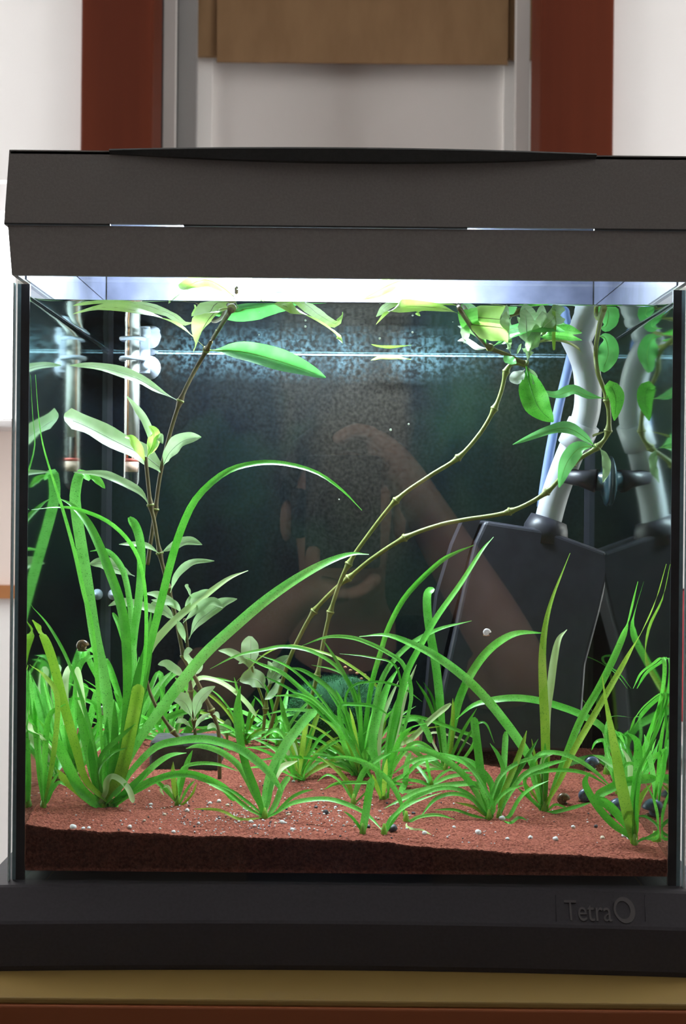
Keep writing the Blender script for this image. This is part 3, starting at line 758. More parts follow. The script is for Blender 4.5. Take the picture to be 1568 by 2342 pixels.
plant('low tuft with curved blades at the back below the pale leaved stems', (392, 1712), [
    (13, BR, [(424, 1623), (400, 1640), (385, 1670), (378, 1700)], {}), (12, PA, [(585, 1638), (560, 1605), (520, 1570), (480, 1553), (450, 1556), (425, 1600), (402, 1680)], dict(dy=.0, prof='b')),
    (10, BR, [(362, 1563), (374, 1600), (375, 1650), (362, 1700)], {}), (6, MI, [(545, 1562), (490, 1552), (430, 1560), (400, 1640)], {}),
    (16, 'g_mid', [(400, 1550), (430, 1575), (452, 1615), (420, 1690)], {})] + fan(12, (392, 1712), 60, 150, (-1, 1), 8, [MI, DK, BR], .5, 21), spread=10)
plant('small upright tuft left of the middle in front of the grey slab', (406, 1842), [
    (13, 'g_olive', [(396, 1742), (397, 1775), (401, 1810)], dict(dy=0)), (11, BR, [(440, 1716), (427, 1748), (414, 1795)], dict(dy=.01)),
    (9, MI, [(333, 1780), (356, 1787), (385, 1812)], dict(dy=0)), (6, MI, [(446, 1784), (428, 1805)], dict(dy=0)),
    (8, BR, [(545, 1764), (501, 1749), (456, 1746), (420, 1756), (407, 1790)], dict(dy=0)), (6, PA, [(375, 1820), (368, 1805), (385, 1800)], dict(dy=0)),
    (5, OL, [(450, 1790), (440, 1815), (420, 1838)], dict(dy=0))], spread=4)
plant('front plant with one upright dark blade left of the middle', (605, 1871), [
    (16, DK, [(550, 1569), (544, 1600), (541, 1639), (549, 1695), (562, 1751), (584, 1807), (598, 1850)], dict(dy=.01)),
    (13, BR, [(425, 1712), (456, 1706), (501, 1718), (541, 1746), (563, 1778), (581, 1818)], dict(dy=.02)),
    (21, BR, [(722, 1624), (700, 1644), (674, 1675), (645, 1716), (620, 1769), (607, 1816)], dict(dy=.04, prof='b')),
    (13, BR, [(661, 1776), (645, 1800), (630, 1840)], dict(dy=.01, prof='b')),
    (11, BR, [(876, 1901), (841, 1865), (801, 1843), (756, 1829), (712, 1829), (667, 1838), (630, 1860)], dict(dy=-.01)),
    (7, MI, [(716, 1806), (690, 1812), (662, 1828), (632, 1858)], dict(dy=0)),
    (10, BR, [(470, 1790), (494, 1800), (523, 1815), (565, 1848)], dict(dy=0)), (7, MI, [(505, 1798), (535, 1812), (570, 1838)], dict(dy=0)),
    (9, MI, [(640, 1735), (622, 1790), (612, 1840)], dict(dy=.02)), (6, OL, [(443, 1850), (501, 1853), (550, 1874)], dict(dy=-.004)),
    (15, 'g_pale', [(680, 1740), (640, 1760), (612, 1822)], dict(dy=.03))], spread=10)
plant('olive green tuft behind the front plant left of the middle', (684, 1786), [
    (14, OL, [(706, 1640), (695, 1690), (690, 1740)], dict(dy=.01)), (12, OL, [(740, 1600), (718, 1660), (698, 1730)], dict(dy=.02)),
    (11, MI, [(640, 1590), (650, 1640), (668, 1700)], dict(dy=.01)), (11, BR, [(596, 1690), (630, 1670), (660, 1700)], dict(dy=.0)),
    (7, MI, [(610, 1700), (640, 1650), (664, 1720)], {}), (8, BR, [(757, 1670), (730, 1690), (705, 1730)], {}),
    (9, PA, [(658, 1772), (655, 1740), (668, 1700), (680, 1740)], {})] + fan(12, (684, 1786), 90, 190, (-.9, .9), 9, [MI, OL, BR], .5, 31), spread=14)
P4 = [
    (9, BR, [(560, 1503), (600, 1521), (645, 1539), (698, 1584), (734, 1615), (775, 1665), (805, 1720)], dict(dy=-.02)),
    (10, BR, [(660, 1527), (689, 1532), (725, 1553), (765, 1588), (790, 1629), (808, 1662), (818, 1715)], {}),
    (8, MI, [(667, 1582), (712, 1597), (756, 1637), (801, 1684), (826, 1720)], {}),
    (7, MI, [(622, 1592), (667, 1591), (712, 1604), (760, 1650), (800, 1710)], {}),
    (8, BR, [(600, 1636), (656, 1624), (712, 1626), (756, 1635), (801, 1662), (823, 1700)], {}),
    (11, MI, [(743, 1646), (774, 1673), (792, 1718)], {}), (12, DK, [(760, 1690), (785, 1725), (805, 1755)], {}),
    (11, MI, [(1083, 1247), (1040, 1265), (1000, 1290), (930, 1360), (890, 1430), (870, 1490), (850, 1560), (838, 1640), (832, 1710)], dict(dy=.0)),
    (11, BR, [(1078, 1420), (1000, 1440), (930, 1480), (880, 1540), (858, 1610), (842, 1700)], dict(dy=.01)),
    (8, DK, [(738, 1463), (767, 1508), (794, 1557), (812, 1606), (822, 1670)], {}), (5, MI, [(712, 1521), (756, 1530), (790, 1548), (818, 1600), (828, 1680)], {}),
    (7, OL, [(540, 1560), (600, 1500), (656, 1477), (712, 1486), (767, 1503), (812, 1530), (845, 1555), (868, 1582), (880, 1650), (850, 1740)], dict(dy=.02)),
    (9, DK, [(480, 1530), (540, 1500), (600, 1487), (650, 1479), (712, 1490), (767, 1523), (800, 1570), (822, 1650)], {}),
    (7, MI, [(590, 1498), (650, 1520), (700, 1560), (750, 1620), (800, 1700)], {}), (7, DK, [(600, 1545), (660, 1575), (720, 1620), (790, 1700)], {}),
    (5, MI, [(852, 1662), (820, 1685), (796, 1704), (812, 1740)], {}), (10, DK, [(870, 1690), (850, 1720), (838, 1750)], {}),
    (11, DK, [(845, 1580), (838, 1640), (832, 1720)], {}), (10, DK, [(820, 1560), (822, 1640), (825, 1720)], {}),
    (12, DK, [(780, 1715), (800, 1740), (815, 1762)], {}), (14, MI, [(850, 1728), (843, 1715), (832, 1735)], dict(dy=-.02, prof='b'))]
plant('dense fountain of thin arching blades in the middle of the tank', (826, 1778), P4 + fan(26, (826, 1778), 110, 270, (-1.1, .6), 7, [MI, DK, MI, OL, BR], .55, 41), spread=20)
plant('plant with broad upright blades right of the dense middle fountain', (878, 1828), [
    (17, BR, [(913, 1526), (888, 1566), (872, 1611), (859, 1658), (852, 1710), (866, 1780)], dict(dy=.03)),
    (18, BR, [(938, 1555), (917, 1595), (901, 1640), (892, 1695), (883, 1751), (877, 1800)], dict(dy=.02)),
    (15, MI, [(1128, 1228), (1100, 1262), (1050, 1340), (1000, 1410), (960, 1480), (930, 1540), (910, 1620), (893, 1700), (882, 1780)], dict(dy=.03)),
    (9, PA, [(911, 1557), (890, 1602), (873, 1650), (866, 1730)], dict(dy=.03)), (10, PA, [(952, 1520), (930, 1575), (912, 1650), (890, 1750)], dict(dy=.04)),
    (11, MI, [(945, 1660), (915, 1690), (892, 1750)], {}), (8, OL, [(850, 1770), (862, 1800)], {}),
    (9, BR, [(690, 1477), (747, 1457), (801, 1458), (845, 1472), (890, 1495), (924, 1524), (940, 1600), (905, 1730)], dict(dy=.03)),
    (5, MI, [(776, 1495), (845, 1503), (906, 1526), (915, 1620), (890, 1740)], dict(dy=.03)),
    (5, MI, [(965, 1605), (930, 1579), (901, 1566), (857, 1559), (805, 1570), (790, 1620), (830, 1740)], dict(dy=.02)),
    (8, BR, [(895, 1640), (857, 1617), (812, 1611), (775, 1618), (790, 1680), (850, 1780)], dict(dy=.01)),
    (10, OL, [(885, 1735), (880, 1780)], {}), (10, MI, [(1000, 1720), (950, 1700), (905, 1745)], {})], spread=9)
plant('short wide blade standing alone at the front glass in the middle', (829, 1908), [
    (16, BR, [(850, 1780), (843, 1818), (837, 1856), (831, 1890)], dict(dy=.01, prof='b')), (6, MI, [(785, 1855), (805, 1870), (822, 1892)], dict(dy=0)),
    (5, MI, [(815, 1880), (824, 1895)], dict(dy=0))], spread=3)
plant('leaning blades at the front glass right of the lone wide blade', (878, 1909), [
    (10, BR, [(1000, 1803), (950, 1822), (918, 1848), (895, 1880)], dict(dy=.012)), (9, BR, [(1010, 1812), (940, 1838), (898, 1868), (884, 1892)], dict(dy=.005))], spread=3)
plant('arching blade with a white root at the front right of the middle', (928, 1880), [
    (11, BR, [(747, 1733), (790, 1733), (834, 1745), (868, 1767), (897, 1796), (918, 1840)], dict(dy=.015)),
    (7, BR, [(1040, 1874), (1000, 1864), (960, 1868), (938, 1878)], dict(dy=0)), (5, PA, [(986, 1909), (965, 1899), (945, 1897), (930, 1890)], dict(dy=-.012))], spread=3)
plant('small fork of curved blades between the front plants in the middle', (808, 1838), [
    (12, BR, [(905, 1716), (857, 1740), (830, 1767), (814, 1807)], dict(dy=.01)), (10, OL, [(730, 1730), (767, 1758), (794, 1789), (804, 1815)], dict(dy=.01)),
    (6, MI, [(725, 1787), (750, 1772), (780, 1790), (800, 1820)], dict(dy=0)), (7, MI, [(740, 1806), (770, 1792), (820, 1790), (850, 1796)], dict(dy=0))], spread=3)
plant('back plant with a tall straight blade in front of the black filter', (1018, 1762), [
    (18, BR, [(992, 1346), (978, 1358), (977, 1395), (984, 1450), (996, 1517), (1005, 1595), (1009, 1662), (1016, 1718)], dict(dy=.02, prof='b')),
    (17, BR, [(1245, 1448), (1190, 1447), (1150, 1462), (1110, 1495), (1075, 1545), (1050, 1600), (1036, 1660), (1026, 1720)], dict(dy=-.02)),
    (8, OL, [(1035, 1597), (1035, 1640), (1030, 1718)], {}), (7, DK, [(1090, 1620), (1060, 1670), (1034, 1725)], {}),
    (7, MI, [(951, 1557), (974, 1593), (989, 1629), (1005, 1690)], {}), (5, DK, [(968, 1560), (990, 1600), (1003, 1670)], {}),
    (12, PA, [(1031, 1609), (985, 1646), (945, 1687), (913, 1709), (960, 1745)], dict(dy=-.02, prof='b')),
    (12, BR, [(986, 1699), (976, 1673), (956, 1646), (933, 1646), (914, 1662), (950, 1720)], dict(dy=-.02, prof='b')),
    (8, MI, [(885, 1640), (945, 1638), (990, 1650), (1050, 1672), (1085, 1690), (1060, 1735)], dict(dy=-.02)),
    (5, PA, [(1080, 1706), (1040, 1685), (985, 1677), (1000, 1720)], {}), (6, MI, [(950, 1768), (985, 1760)], dict(dy=-.01)), (6, MI, [(1090, 1763), (1050, 1762)], dict(dy=-.01)),
    (8, DK, [(930, 1690), (965, 1710), (1000, 1745)], {}), (5, DK, [(1130, 1700), (1110, 1655), (1085, 1662), (1050, 1720)], {})], spread=9)
plant('spreading plant with upright bright blades at the front right of the middle', (1118, 1874), [
    (17, BR, [(1083, 1640), (1087, 1673), (1094, 1729), (1101, 1785), (1110, 1835)], dict(dy=.02, prof='b')),
    (13, BR, [(884, 1722), (945, 1712), (1000, 1727), (1045, 1758), (1079, 1796), (1098, 1832)], dict(dy=.01)),
    (11, BR, [(890, 1775), (945, 1740), (1000, 1730), (1040, 1735), (1080, 1760), (1108, 1820)], dict(dy=.02)),
    (12, BR, [(880, 1848), (920, 1828), (967, 1807), (1034, 1795), (1090, 1795), (1112, 1830)], dict(dy=.01)),
    (9, BR, [(904, 1861), (945, 1827), (1000, 1805), (1045, 1805), (1079, 1823), (1101, 1852)], dict(dy=.0)),
    (9, MI, [(958, 1872), (994, 1829), (1034, 1816), (1074, 1825), (1101, 1852)], dict(dy=-.005)),
    (6, MI, [(992, 1852), (1038, 1852), (1079, 1865)], dict(dy=-.003)), (14, BR, [(1020, 1730), (1060, 1738), (1092, 1756), (1125, 1800)], dict(dy=.02)),
    (9, BR, [(1258, 1726), (1190, 1742), (1145, 1774), (1125, 1820)], dict(dy=.015)), (10, MI, [(1120, 1700), (1140, 1730), (1150, 1770), (1130, 1830)], dict(dy=.02)),
    (8, MI, [(1200, 1795), (1160, 1808), (1130, 1840)], dict(dy=0)), (7, OL, [(1040, 1835), (1080, 1845), (1105, 1862)], dict(dy=-.003)),
    (8, BR, [(1000, 1720), (1050, 1735), (1090, 1775), (1115, 1815), (1130, 1850)], dict(dy=.0))], spread=7)
plant('plant with an olive leaning blade at the front right, small white pebble beside it', (1141, 1872), [
    (13, BR, [(1156, 1673), (1153, 1729), (1150, 1785), (1145, 1830)], dict(dy=.025, prof='b')),
    (13, OL, [(1204, 1671), (1190, 1718), (1168, 1774), (1150, 1818)], dict(dy=.01)),
    (11, BR, [(1297, 1738), (1255, 1748), (1201, 1770), (1165, 1815)], dict(dy=.01)), (9, BR, [(1255, 1785), (1212, 1805), (1186, 1829), (1163, 1868)], dict(dy=-.005)),
    (6, MI, [(1205, 1876), (1185, 1870), (1165, 1882)], dict(dy=-.004)), (10, MI, [(1175, 1740), (1165, 1790), (1150, 1840)], dict(dy=.02)),
    (9, DK, [(1230, 1690), (1200, 1740), (1165, 1800)], dict(dy=.02))], spread=6)
plant('tall plant with long diagonal blades right of the middle', (1243, 1856), [
    (19, OL, [(1303, 1265), (1285, 1310), (1262, 1370), (1247, 1430), (1240, 1500), (1242, 1580), (1246, 1660), (1247, 1740), (1244, 1810)], dict(dy=.01, prof='t')),
    (16, PA, [(1296, 1440), (1277, 1463), (1266, 1510), (1258, 1570), (1250, 1630), (1247, 1720), (1244, 1800)], dict(dy=.02)),
    (19, BR, [(821, 1456), (883, 1453), (940, 1473), (1000, 1504), (1065, 1553), (1114, 1602), (1157, 1655), (1192, 1704), (1217, 1747), (1234, 1810)], dict(dy=.0)),
    (15, MI, [(1458, 1330), (1440, 1400), (1425, 1450), (1400, 1510), (1365, 1580), (1330, 1640), (1300, 1710), (1272, 1780)], dict(dy=.03)),
    (14, OL, [(1523, 1290), (1500, 1370), (1470, 1440), (1430, 1510), (1390, 1580), (1350, 1650), (1310, 1720), (1278, 1790)], dict(dy=.0, prof='t')),
    (10, BR, [(1402, 1806), (1365, 1769), (1326, 1741), (1280, 1723), (1234, 1725), (1215, 1760), (1230, 1820)], dict(dy=-.01)),
    (8, MI, [(1390, 1798), (1349, 1773), (1303, 1762), (1246, 1764), (1200, 1780), (1215, 1830)], dict(dy=-.01)),
    (8, OL, [(1215, 1690), (1228, 1760), (1240, 1820)], dict(dy=.0)), (8, MI, [(1352, 1835), (1310, 1847), (1264, 1858)], dict(dy=-.004)),
    (8, MI, [(1180, 1800), (1210, 1825), (1235, 1848)], dict(dy=0)), (7, OL, [(1200, 1790), (1225, 1825)], dict(dy=0)), (5, MI, [(1300, 1850), (1270, 1840)], dict(dy=0)),
    (14, DK, [(1246, 1700), (1245, 1760), (1244, 1810)], dict(dy=.0)), (9, PA, [(1280, 1720), (1262, 1722), (1240, 1740), (1238, 1800)], dict(dy=.0))], spread=9)
plant('thin bladed tuft at the back right beside the black filter', (1291, 1718), [
    (6, MI, [(1260, 1619), (1278, 1647), (1290, 1679)], {}), (6, OL, [(1310, 1642), (1298, 1680)], {}), (9, MI, [(1276, 1687), (1262, 1690), (1252, 1710)], {}),
    (5, MI, [(1434, 1575), (1407, 1541), (1372, 1516), (1329, 1500), (1269, 1502), (1200, 1523), (1150, 1570), (1200, 1650)], dict(dy=-.01)),
    (5, MI, [(1365, 1640), (1330, 1600), (1290, 1568), (1250, 1560), (1240, 1620)], {}), (5, MI, [(1140, 1568), (1180, 1556), (1230, 1555), (1270, 1620)], {}),
    (5, MI, [(1150, 1557), (1190, 1570), (1225, 1590), (1262, 1640)], {}), (6, OL, [(1312, 1530), (1302, 1580), (1296, 1640)], {}),
    (4, DK, [(1166, 1578), (1130, 1592), (1115, 1640), (1180, 1700)], {}), (6, MI, [(1330, 1700), (1312, 1690), (1298, 1705)], {}),
    (14, BR, [(1402, 1778), (1385, 1752), (1360, 1740), (1330, 1738), (1305, 1745)], dict(dy=-.05)), (8, MI, [(1398, 1740), (1361, 1730), (1325, 1736), (1300, 1750)], dict(dy=-.04)),
    (8, BR, [(1180, 1680), (1215, 1672), (1250, 1690), (1275, 1710)], {})], spread=7)
plant('plant at the far right back with one flat arching blade', (1412, 1800), [
    (17, BR, [(1043, 1645), (1079, 1615), (1123, 1602), (1179, 1597), (1235, 1604), (1296, 1622), (1338, 1640), (1379, 1667), (1402, 1720)], dict(dy=.01)),
    (6, BR, [(1446, 1641), (1395, 1642), (1385, 1700)], {}), (8, DK, [(1440, 1740), (1418, 1690), (1404, 1680), (1406, 1740)], {}),
    (10, MI, [(1439, 1672), (1454, 1640), (1480, 1610), (1517, 1586), (1500, 1640), (1450, 1760)], dict(dy=0)),
    (10, MI, [(1447, 1575), (1466, 1541), (1492, 1521), (1519, 1509), (1512, 1600), (1470, 1730)], dict(dy=0)),
    (14, BR, [(1500, 1690), (1482, 1740), (1450, 1790)], {}), (12, BR, [(1380, 1690), (1392, 1740), (1405, 1780)], {})] +
    fan(12, (1440, 1800), 60, 160, (-.6, .6), 11, [BR, BR, MI], .4, 61), spread=8)
plant('right front plant with a broad olive blade at the front glass', (1450, 1932), [
    (25, OL, [(1376, 1543), (1384, 1600), (1395, 1660), (1408, 1730), (1420, 1800), (1436, 1870), (1447, 1915)], dict(dy=-.004, prof='t')),
    (16, MI, [(1348, 1766), (1337, 1788), (1347, 1815), (1370, 1851), (1402, 1886), (1434, 1909)], dict(dy=.01)),
    (18, BR, [(1434, 1676), (1455, 1695), (1459, 1730), (1456, 1780), (1450, 1833), (1450, 1890)], dict(dy=.01)),
    (15, BR, [(1412, 1706), (1425, 1750), (1437, 1821), (1446, 1890)], dict(dy=.02)), (13, PA, [(1420, 1709), (1438, 1745), (1442, 1800), (1448, 1880)], dict(dy=.015)),
    (19, MI, [(1500, 1780), (1464, 1783), (1425, 1791), (1397, 1803), (1368, 1823), (1400, 1850), (1438, 1895)], dict(dy=.01, prof='b')),
    (7, MI, [(1475, 1791), (1494, 1828), (1505, 1876), (1507, 1900), (1498, 1918), (1470, 1918)], dict(dy=.0)),
    (6, DK, [(1523, 1575), (1514, 1615), (1503, 1661), (1485, 1711), (1466, 1748), (1455, 1782), (1449, 1850)], dict(dy=-.004)),
    (7, DK, [(1455, 1866), (1480, 1870), (1505, 1900)], dict(dy=0)), (12, OL, [(1490, 1790), (1462, 1830), (1452, 1880)], dict(dy=.01)),
    (8, MI, [(1466, 1766), (1450, 1748), (1430, 1750), (1424, 1775), (1440, 1840)], dict(dy=.01)),
    (14, MI, [(1445, 1790), (1450, 1840), (1452, 1890)], dict(dy=.0))], spread=5)
plant('pale blades at the far right leaning on the side glass', (1497, 1832), [
    (11, BR, [(1473, 1680), (1482, 1720), (1493, 1775)], dict(dy=0)), (10, BR, [(1516, 1720), (1510, 1770), (1502, 1810)], dict(dy=0)), (10, MI, [(1520, 1640), (1512, 1700), (1505, 1780)], dict(dy=0))], spread=4)
plant('short tuft at the back between the stems and the moss ball', (560, 1700), fan(15, (560, 1700), 60, 190, (-1.0, 1.0), 8, [MI, BR, DK, OL], .55, 71), spread=14)
plant('short tuft at the back near the foot of the moss ball', (640, 1705), fan(14, (640, 1705), 60, 190, (-1.0, .9), 9, [MI, BR, DK, BR], .55, 81), spread=12)
plant('low tuft in the middle ground left of the spreading front plant', (985, 1800), [(12, BR, [(940, 1720), (930, 1745), (926, 1790), (921, 1812)], dict(dy=-.01)), (9, BR, [(1010, 1735), (960, 1745), (930, 1770), (900, 1790)], dict(dy=-.01))] + fan(5, (985, 1800), 50, 100, (-1, 1), 8, [MI, BR], .5, 91), spread=9)
plant('small seedling at the back right under the flat arching blade', (1384, 1755), [
    (9, MI, [(1352, 1716), (1362, 1698), (1380, 1695), (1386, 1720)], dict(dy=0, prof='l')), (14, MI, [(1428, 1702), (1418, 1682), (1402, 1680), (1390, 1700)], dict(dy=0, prof='l')),
    (6, PA, [(1376, 1672), (1386, 1700), (1384, 1735)], dict(dy=0))], spread=2)

# ---- stem plants with broad leaves
def leaf(root, pts, w, mat='l_pale', Yb=.1, dy=0.0, prof='l', tilt=.45, wave=.12, twist=0, channel=.25):
    P = depths([tuple(p) for p in pts], Yb, dy)
    nrm = Vector((PR.uniform(-.25, .25), -.85, tilt)).normalized()
    o = ribbon('leaf', P, w * (D + Yb) / FPX * 1.1, mat, None, PROF[prof], nrm, 16, channel, twist, wave)
    part(o, root)
    if w >= 24:     # a raised midrib on the broad ones
        C = catmull(P, 10)[:-1]; r0 = w * (D + Yb) / FPX
        off = nrm * .0002
        rib = tube('midrib', [c + off for c in C], [r0 * .022 * (1 - .7 * i / 10) for i in range(len(C))], {'l_green': 'l_lime', 'l_lime': 'stem_olive', 'g_mid': 'g_dark', 'g_bright': 'g_dark'}.get(mat, 'l_white'), None, 5)
        rib.parent = o
    return o
def stem(root, pts, r, mat, Yb, dy=0, nodes=()):
    P = depths(pts, Yb, dy); C = catmull(P, 8 * (len(pts) - 1)); k = (D + Yb) / FPX
    rad = []
    for i, c in enumerate(C):
        b = 0
        for n_ in nodes:
            q = P[n_]; b = max(b, math.exp(-((c - q).length / .0028) ** 2))
        rad.append(r * k * (1 + .75 * b))
    part(tube('stem', C, rad, mat, None, 10), root)
    for n_ in nodes:
        q = P[n_]; t = (P[min(n_ + 1, len(P) - 1)] - P[max(n_ - 1, 0)]).normalized()
        part(tube('node', [q - t * .0007, q + t * .0007], r * k * 1.95, 'stem_olive', None, 10), root)
def stemplant(label, base, Y, name='stem_plant'):
    p = at(base[0], base[1], Y)
    return tag(empty(name, p), label, 'plant', 'stem plants with broad leaves')
Y = .15
s1 = stemplant('pale leaved stem plant rising at the left through the water surface', (340, 1290), Y)
stem(s1, [(337, 1292), (345, 1235), (355, 1165), (371, 1062), (412, 917), (472, 800), (505, 745), (530, 705), (539, 680), (541, 655)], 4.6, 'stem_brown', Y, 0, (2, 4, 5, 7))
leaf(s1, [(472, 798), (425, 757), (383, 733), (300, 709), (235, 703), (167, 718)], 24, 'l_lime', Y, -.04)
leaf(s1, [(527, 705), (495, 712), (468, 745), (443, 804)], 58, 'l_lime', Y, -.02)
leaf(s1, [(537, 706), (600, 690), (650, 700), (720, 732), (765, 762), (783, 785)], 24, 'l_lime', Y, -.03)
leaf(s1, [(474, 802), (535, 802), (600, 815), (680, 840), (744, 864)], 54, 'l_green', Y, -.03, wave=.06)
leaf(s1, [(410, 918), (360, 892), (320, 868), (270, 850), (215, 838), (160, 836)], 26, 'l_pale', Y, -.04)
leaf(s1, [(368, 1072), (330, 1042), (270, 1012), (200, 976), (146, 955)], 46, 'l_pale', Y, -.05, prof='b')
leaf(s1, [(372, 1068), (388, 1035), (420, 1008), (460, 1000)], 40, 'l_pale', Y, -.02)
leaf(s1, [(539, 682), (505, 655), (467, 640), (420, 660), (386, 694)], 34, 'l_lime', Y, -.05, tilt=.2)
leaf(s1, [(541, 662), (590, 655), (650, 672), (700, 694)], 30, 'l_white', Y, -.03, tilt=.2)
leaf(s1, [(541, 660), (525, 640), (500, 622)], 26, 'l_white', Y, -.01, tilt=.2)
leaf(s1, [(540, 660), (560, 635), (590, 618)], 26, 'l_white', Y, .0, tilt=.2)
Y = .17
s2 = stemplant('pale leaved stem plant at the left with many narrow leaves below the water', (501, 1782), sand_hit(501, 1782))
Yb2 = min(sand_hit(501, 1782), .2)
stem(s2, [(502, 1786), (500, 1680), (483, 1624), (465, 1588), (443, 1544), (420, 1499), (402, 1414), (385, 1345), (365, 1265), (352, 1190), (344, 1155), (336, 1080), (333, 1045)], 4.6, 'stem_brown', Yb2, -.01, (2, 3, 5, 7, 8, 10))
def lf2(pts, w, mat='l_pale', dy=-.02, **k): leaf(s2, pts, w, mat, Yb2 - .01, dy, **k)
lf2([(334, 1050), (347, 1010), (332, 965), (312, 935), (289, 905)], 18, dy=-.02)
lf2([(336, 1046), (348, 1020), (352, 990), (340, 975)], 26, 'l_lime'); lf2([(338, 1045), (355, 1020), (365, 1000), (372, 1015)], 20)
lf2([(333, 1060), (320, 1030), (300, 1005), (285, 1000)], 20, 'l_lime')
lf2([(342, 1158), (320, 1125), (270, 1098), (230, 1084), (168, 1080)], 20); lf2([(200, 1086), (222, 1098), (240, 1117)], 16, 'g_mid', -.0)
lf2([(364, 1266), (340, 1250), (310, 1245), (272, 1245)], 14); lf2([(368, 1264), (395, 1250), (430, 1238), (462, 1246)], 24)
lf2([(389, 1356), (405, 1315), (440, 1287), (490, 1283)], 17)
lf2([(402, 1412), (370, 1400), (320, 1385), (275, 1377), (248, 1386)], 20); lf2([(415, 1400), (390, 1378), (360, 1362), (332, 1358)], 20)
lf2([(418, 1408), (400, 1382), (375, 1378), (346, 1372)], 16); lf2([(402, 1420), (380, 1400), (360, 1385), (345, 1380)], 26)
lf2([(420, 1402), (435, 1375), (455, 1362), (476, 1348)], 20); lf2([(438, 1368), (430, 1352), (422, 1340)], 24)
lf2([(418, 1425), (450, 1395), (485, 1376), (510, 1390)], 22, 'l_pale'); lf2([(432, 1462), (450, 1425), (480, 1400), (510, 1380), (542, 1370)], 30)
lf2([(424, 1470), (418, 1450), (410, 1430), (405, 1420)], 14); lf2([(440, 1540), (436, 1515), (430, 1492), (440, 1486)], 22)
lf2([(425, 1548), (405, 1535), (380, 1520), (361, 1520)], 22); lf2([(446, 1545), (455, 1530), (452, 1515), (447, 1540)], 18)
lf2([(308, 1318), (270, 1302), (235, 1288), (204, 1290)], 30, dy=.0)
stem(s2, [(447, 1690), (443, 1646), (436, 1580), (430, 1500), (426, 1450), (422, 1415)], 3.8, 'stem_brown', Yb2, -.005, (1, 2))
lf2([(440, 1645), (425, 1610), (405, 1598), (388, 1596)], 32, 'l_pale'); lf2([(443, 1648), (452, 1610), (468, 1588), (492, 1570)], 28)
lf2([(444, 1668), (455, 1650), (468, 1640), (481, 1632)], 13); lf2([(439, 1665), (425, 1653), (412, 1650), (402, 1654)], 14); lf2([(486, 1634), (495, 1632), (502, 1645)], 9)
lf2([(497, 1672), (490, 1660), (480, 1662), (474, 1668)], 12)
stem(s2, [(412, 1690), (395, 1672), (365, 1630), (345, 1590), (335, 1555)], 4.0, 'stem_brown', Yb2, .0, (1,))
s3 = stemplant('small pale plant with rounded leaves left of the moss ball', (598, 1700), .215)
stem(s3, [(600, 1705), (603, 1660), (607, 1620), (612, 1580), (622, 1555)], 4, 'stem_olive', .215, -.01, (2,))
stem(s3, [(606, 1620), (595, 1585), (580, 1545), (575, 1525)], 3, 'stem_olive', .21, -.01)
for pts, w, pr in (([(575, 1532), (573, 1505), (573, 1480), (573, 1455)], 40, 'o'), ([(575, 1535), (573, 1520), (572, 1505)], 20, 'l'), ([(573, 1528), (550, 1505), (525, 1492), (499, 1488)], 18, 'l'),
     ([(578, 1522), (560, 1512), (545, 1518)], 10, 'l'), ([(608, 1578), (590, 1556), (570, 1552), (548, 1558)], 42, 'l'), ([(612, 1570), (625, 1545), (645, 1518), (664, 1500)], 34, 'l'), ([(618, 1560), (640, 1560), (620, 1590), (605, 1600)], 16, 'l'),
     ([(625, 1545), (618, 1525), (612, 1512)], 12, 'l')):
    leaf(s3, pts, w, 'l_pale', .205, -.01, pr)
s3b = stemplant('tiny sprout with oval leaves at the back left of the moss ball', (518, 1700), .22)
stem(s3b, [(520, 1702), (519, 1685), (518, 1668)], 3, 'stem_olive', .22)
leaf(s3b, [(518, 1692), (520, 1670), (521, 1645)], 18, 'l_pale', .22, 0, 'o'); leaf(s3b, [(519, 1690), (505, 1668), (498, 1655)], 14, 'l_pale', .22, 0, 'o')
Y = .16
s4 = stemplant('long bare stem leaning right with leaves at the surface', (678, 1748), .175)
stem(s4, [(678, 1750), (700, 1640), (725, 1545), (740, 1465), (755, 1400), (778, 1330), (797, 1290), (830, 1240), (905, 1145), (980, 1090), (1047, 1047), (1098, 990), (1130, 935), (1146, 895), (1157, 850), (1172, 832), (1203, 833)], 4.8, 'stem_olive', .175, -.02, (2, 4, 6, 8, 10, 12, 14, 16))
stem(s4, [(1203, 833), (1160, 812), (1120, 795), (1090, 765), (1066, 730), (1050, 705), (1040, 690)], 4.8, 'stem_brown', .155, -.01, (0, 2))
def lf4(pts, w, mat='l_green', dy=-.01, **k): leaf(s4, pts, w, mat, .152, dy, **k)
lf4([(1063, 724), (1020, 708), (960, 701), (910, 703), (885, 718), (860, 742)], 26, 'l_lime', -.02); lf4([(940, 705), (955, 712), (985, 706)], 26, 'l_lime')
lf4([(920, 640), (890, 652), (860, 668), (826, 686)], 36, 'l_lime', -.02, tilt=.2)
lf4([(1108, 788), (1085, 765), (1072, 740), (1069, 708)], 36, 'g_bright', prof='b'); lf4([(1075, 742), (1100, 745), (1130, 748), (1158, 752)], 60, 'l_lime', prof='b', tilt=.1)
lf4([(1118, 797), (1090, 795), (1065, 780), (1046, 780)], 16, 'l_white'); lf4([(1060, 785), (1062, 765), (1068, 742)], 20, 'l_pale')
lf4([(1124, 793), (1160, 775), (1200, 762), (1245, 748), (1291, 758)], 32, 'l_green', -.03, tilt=.2)
lf4([(1168, 808), (1158, 785), (1152, 750), (1158, 712)], 24, 'l_pale', wave=.3); lf4([(1208, 812), (1206, 785), (1203, 750), (1200, 708)], 54, 'l_pale')
lf4([(1204, 830), (1215, 790), (1235, 750), (1240, 712)], 34, 'l_pale'); lf4([(1232, 765), (1245, 745), (1262, 730), (1270, 712)], 50, 'l_pale')
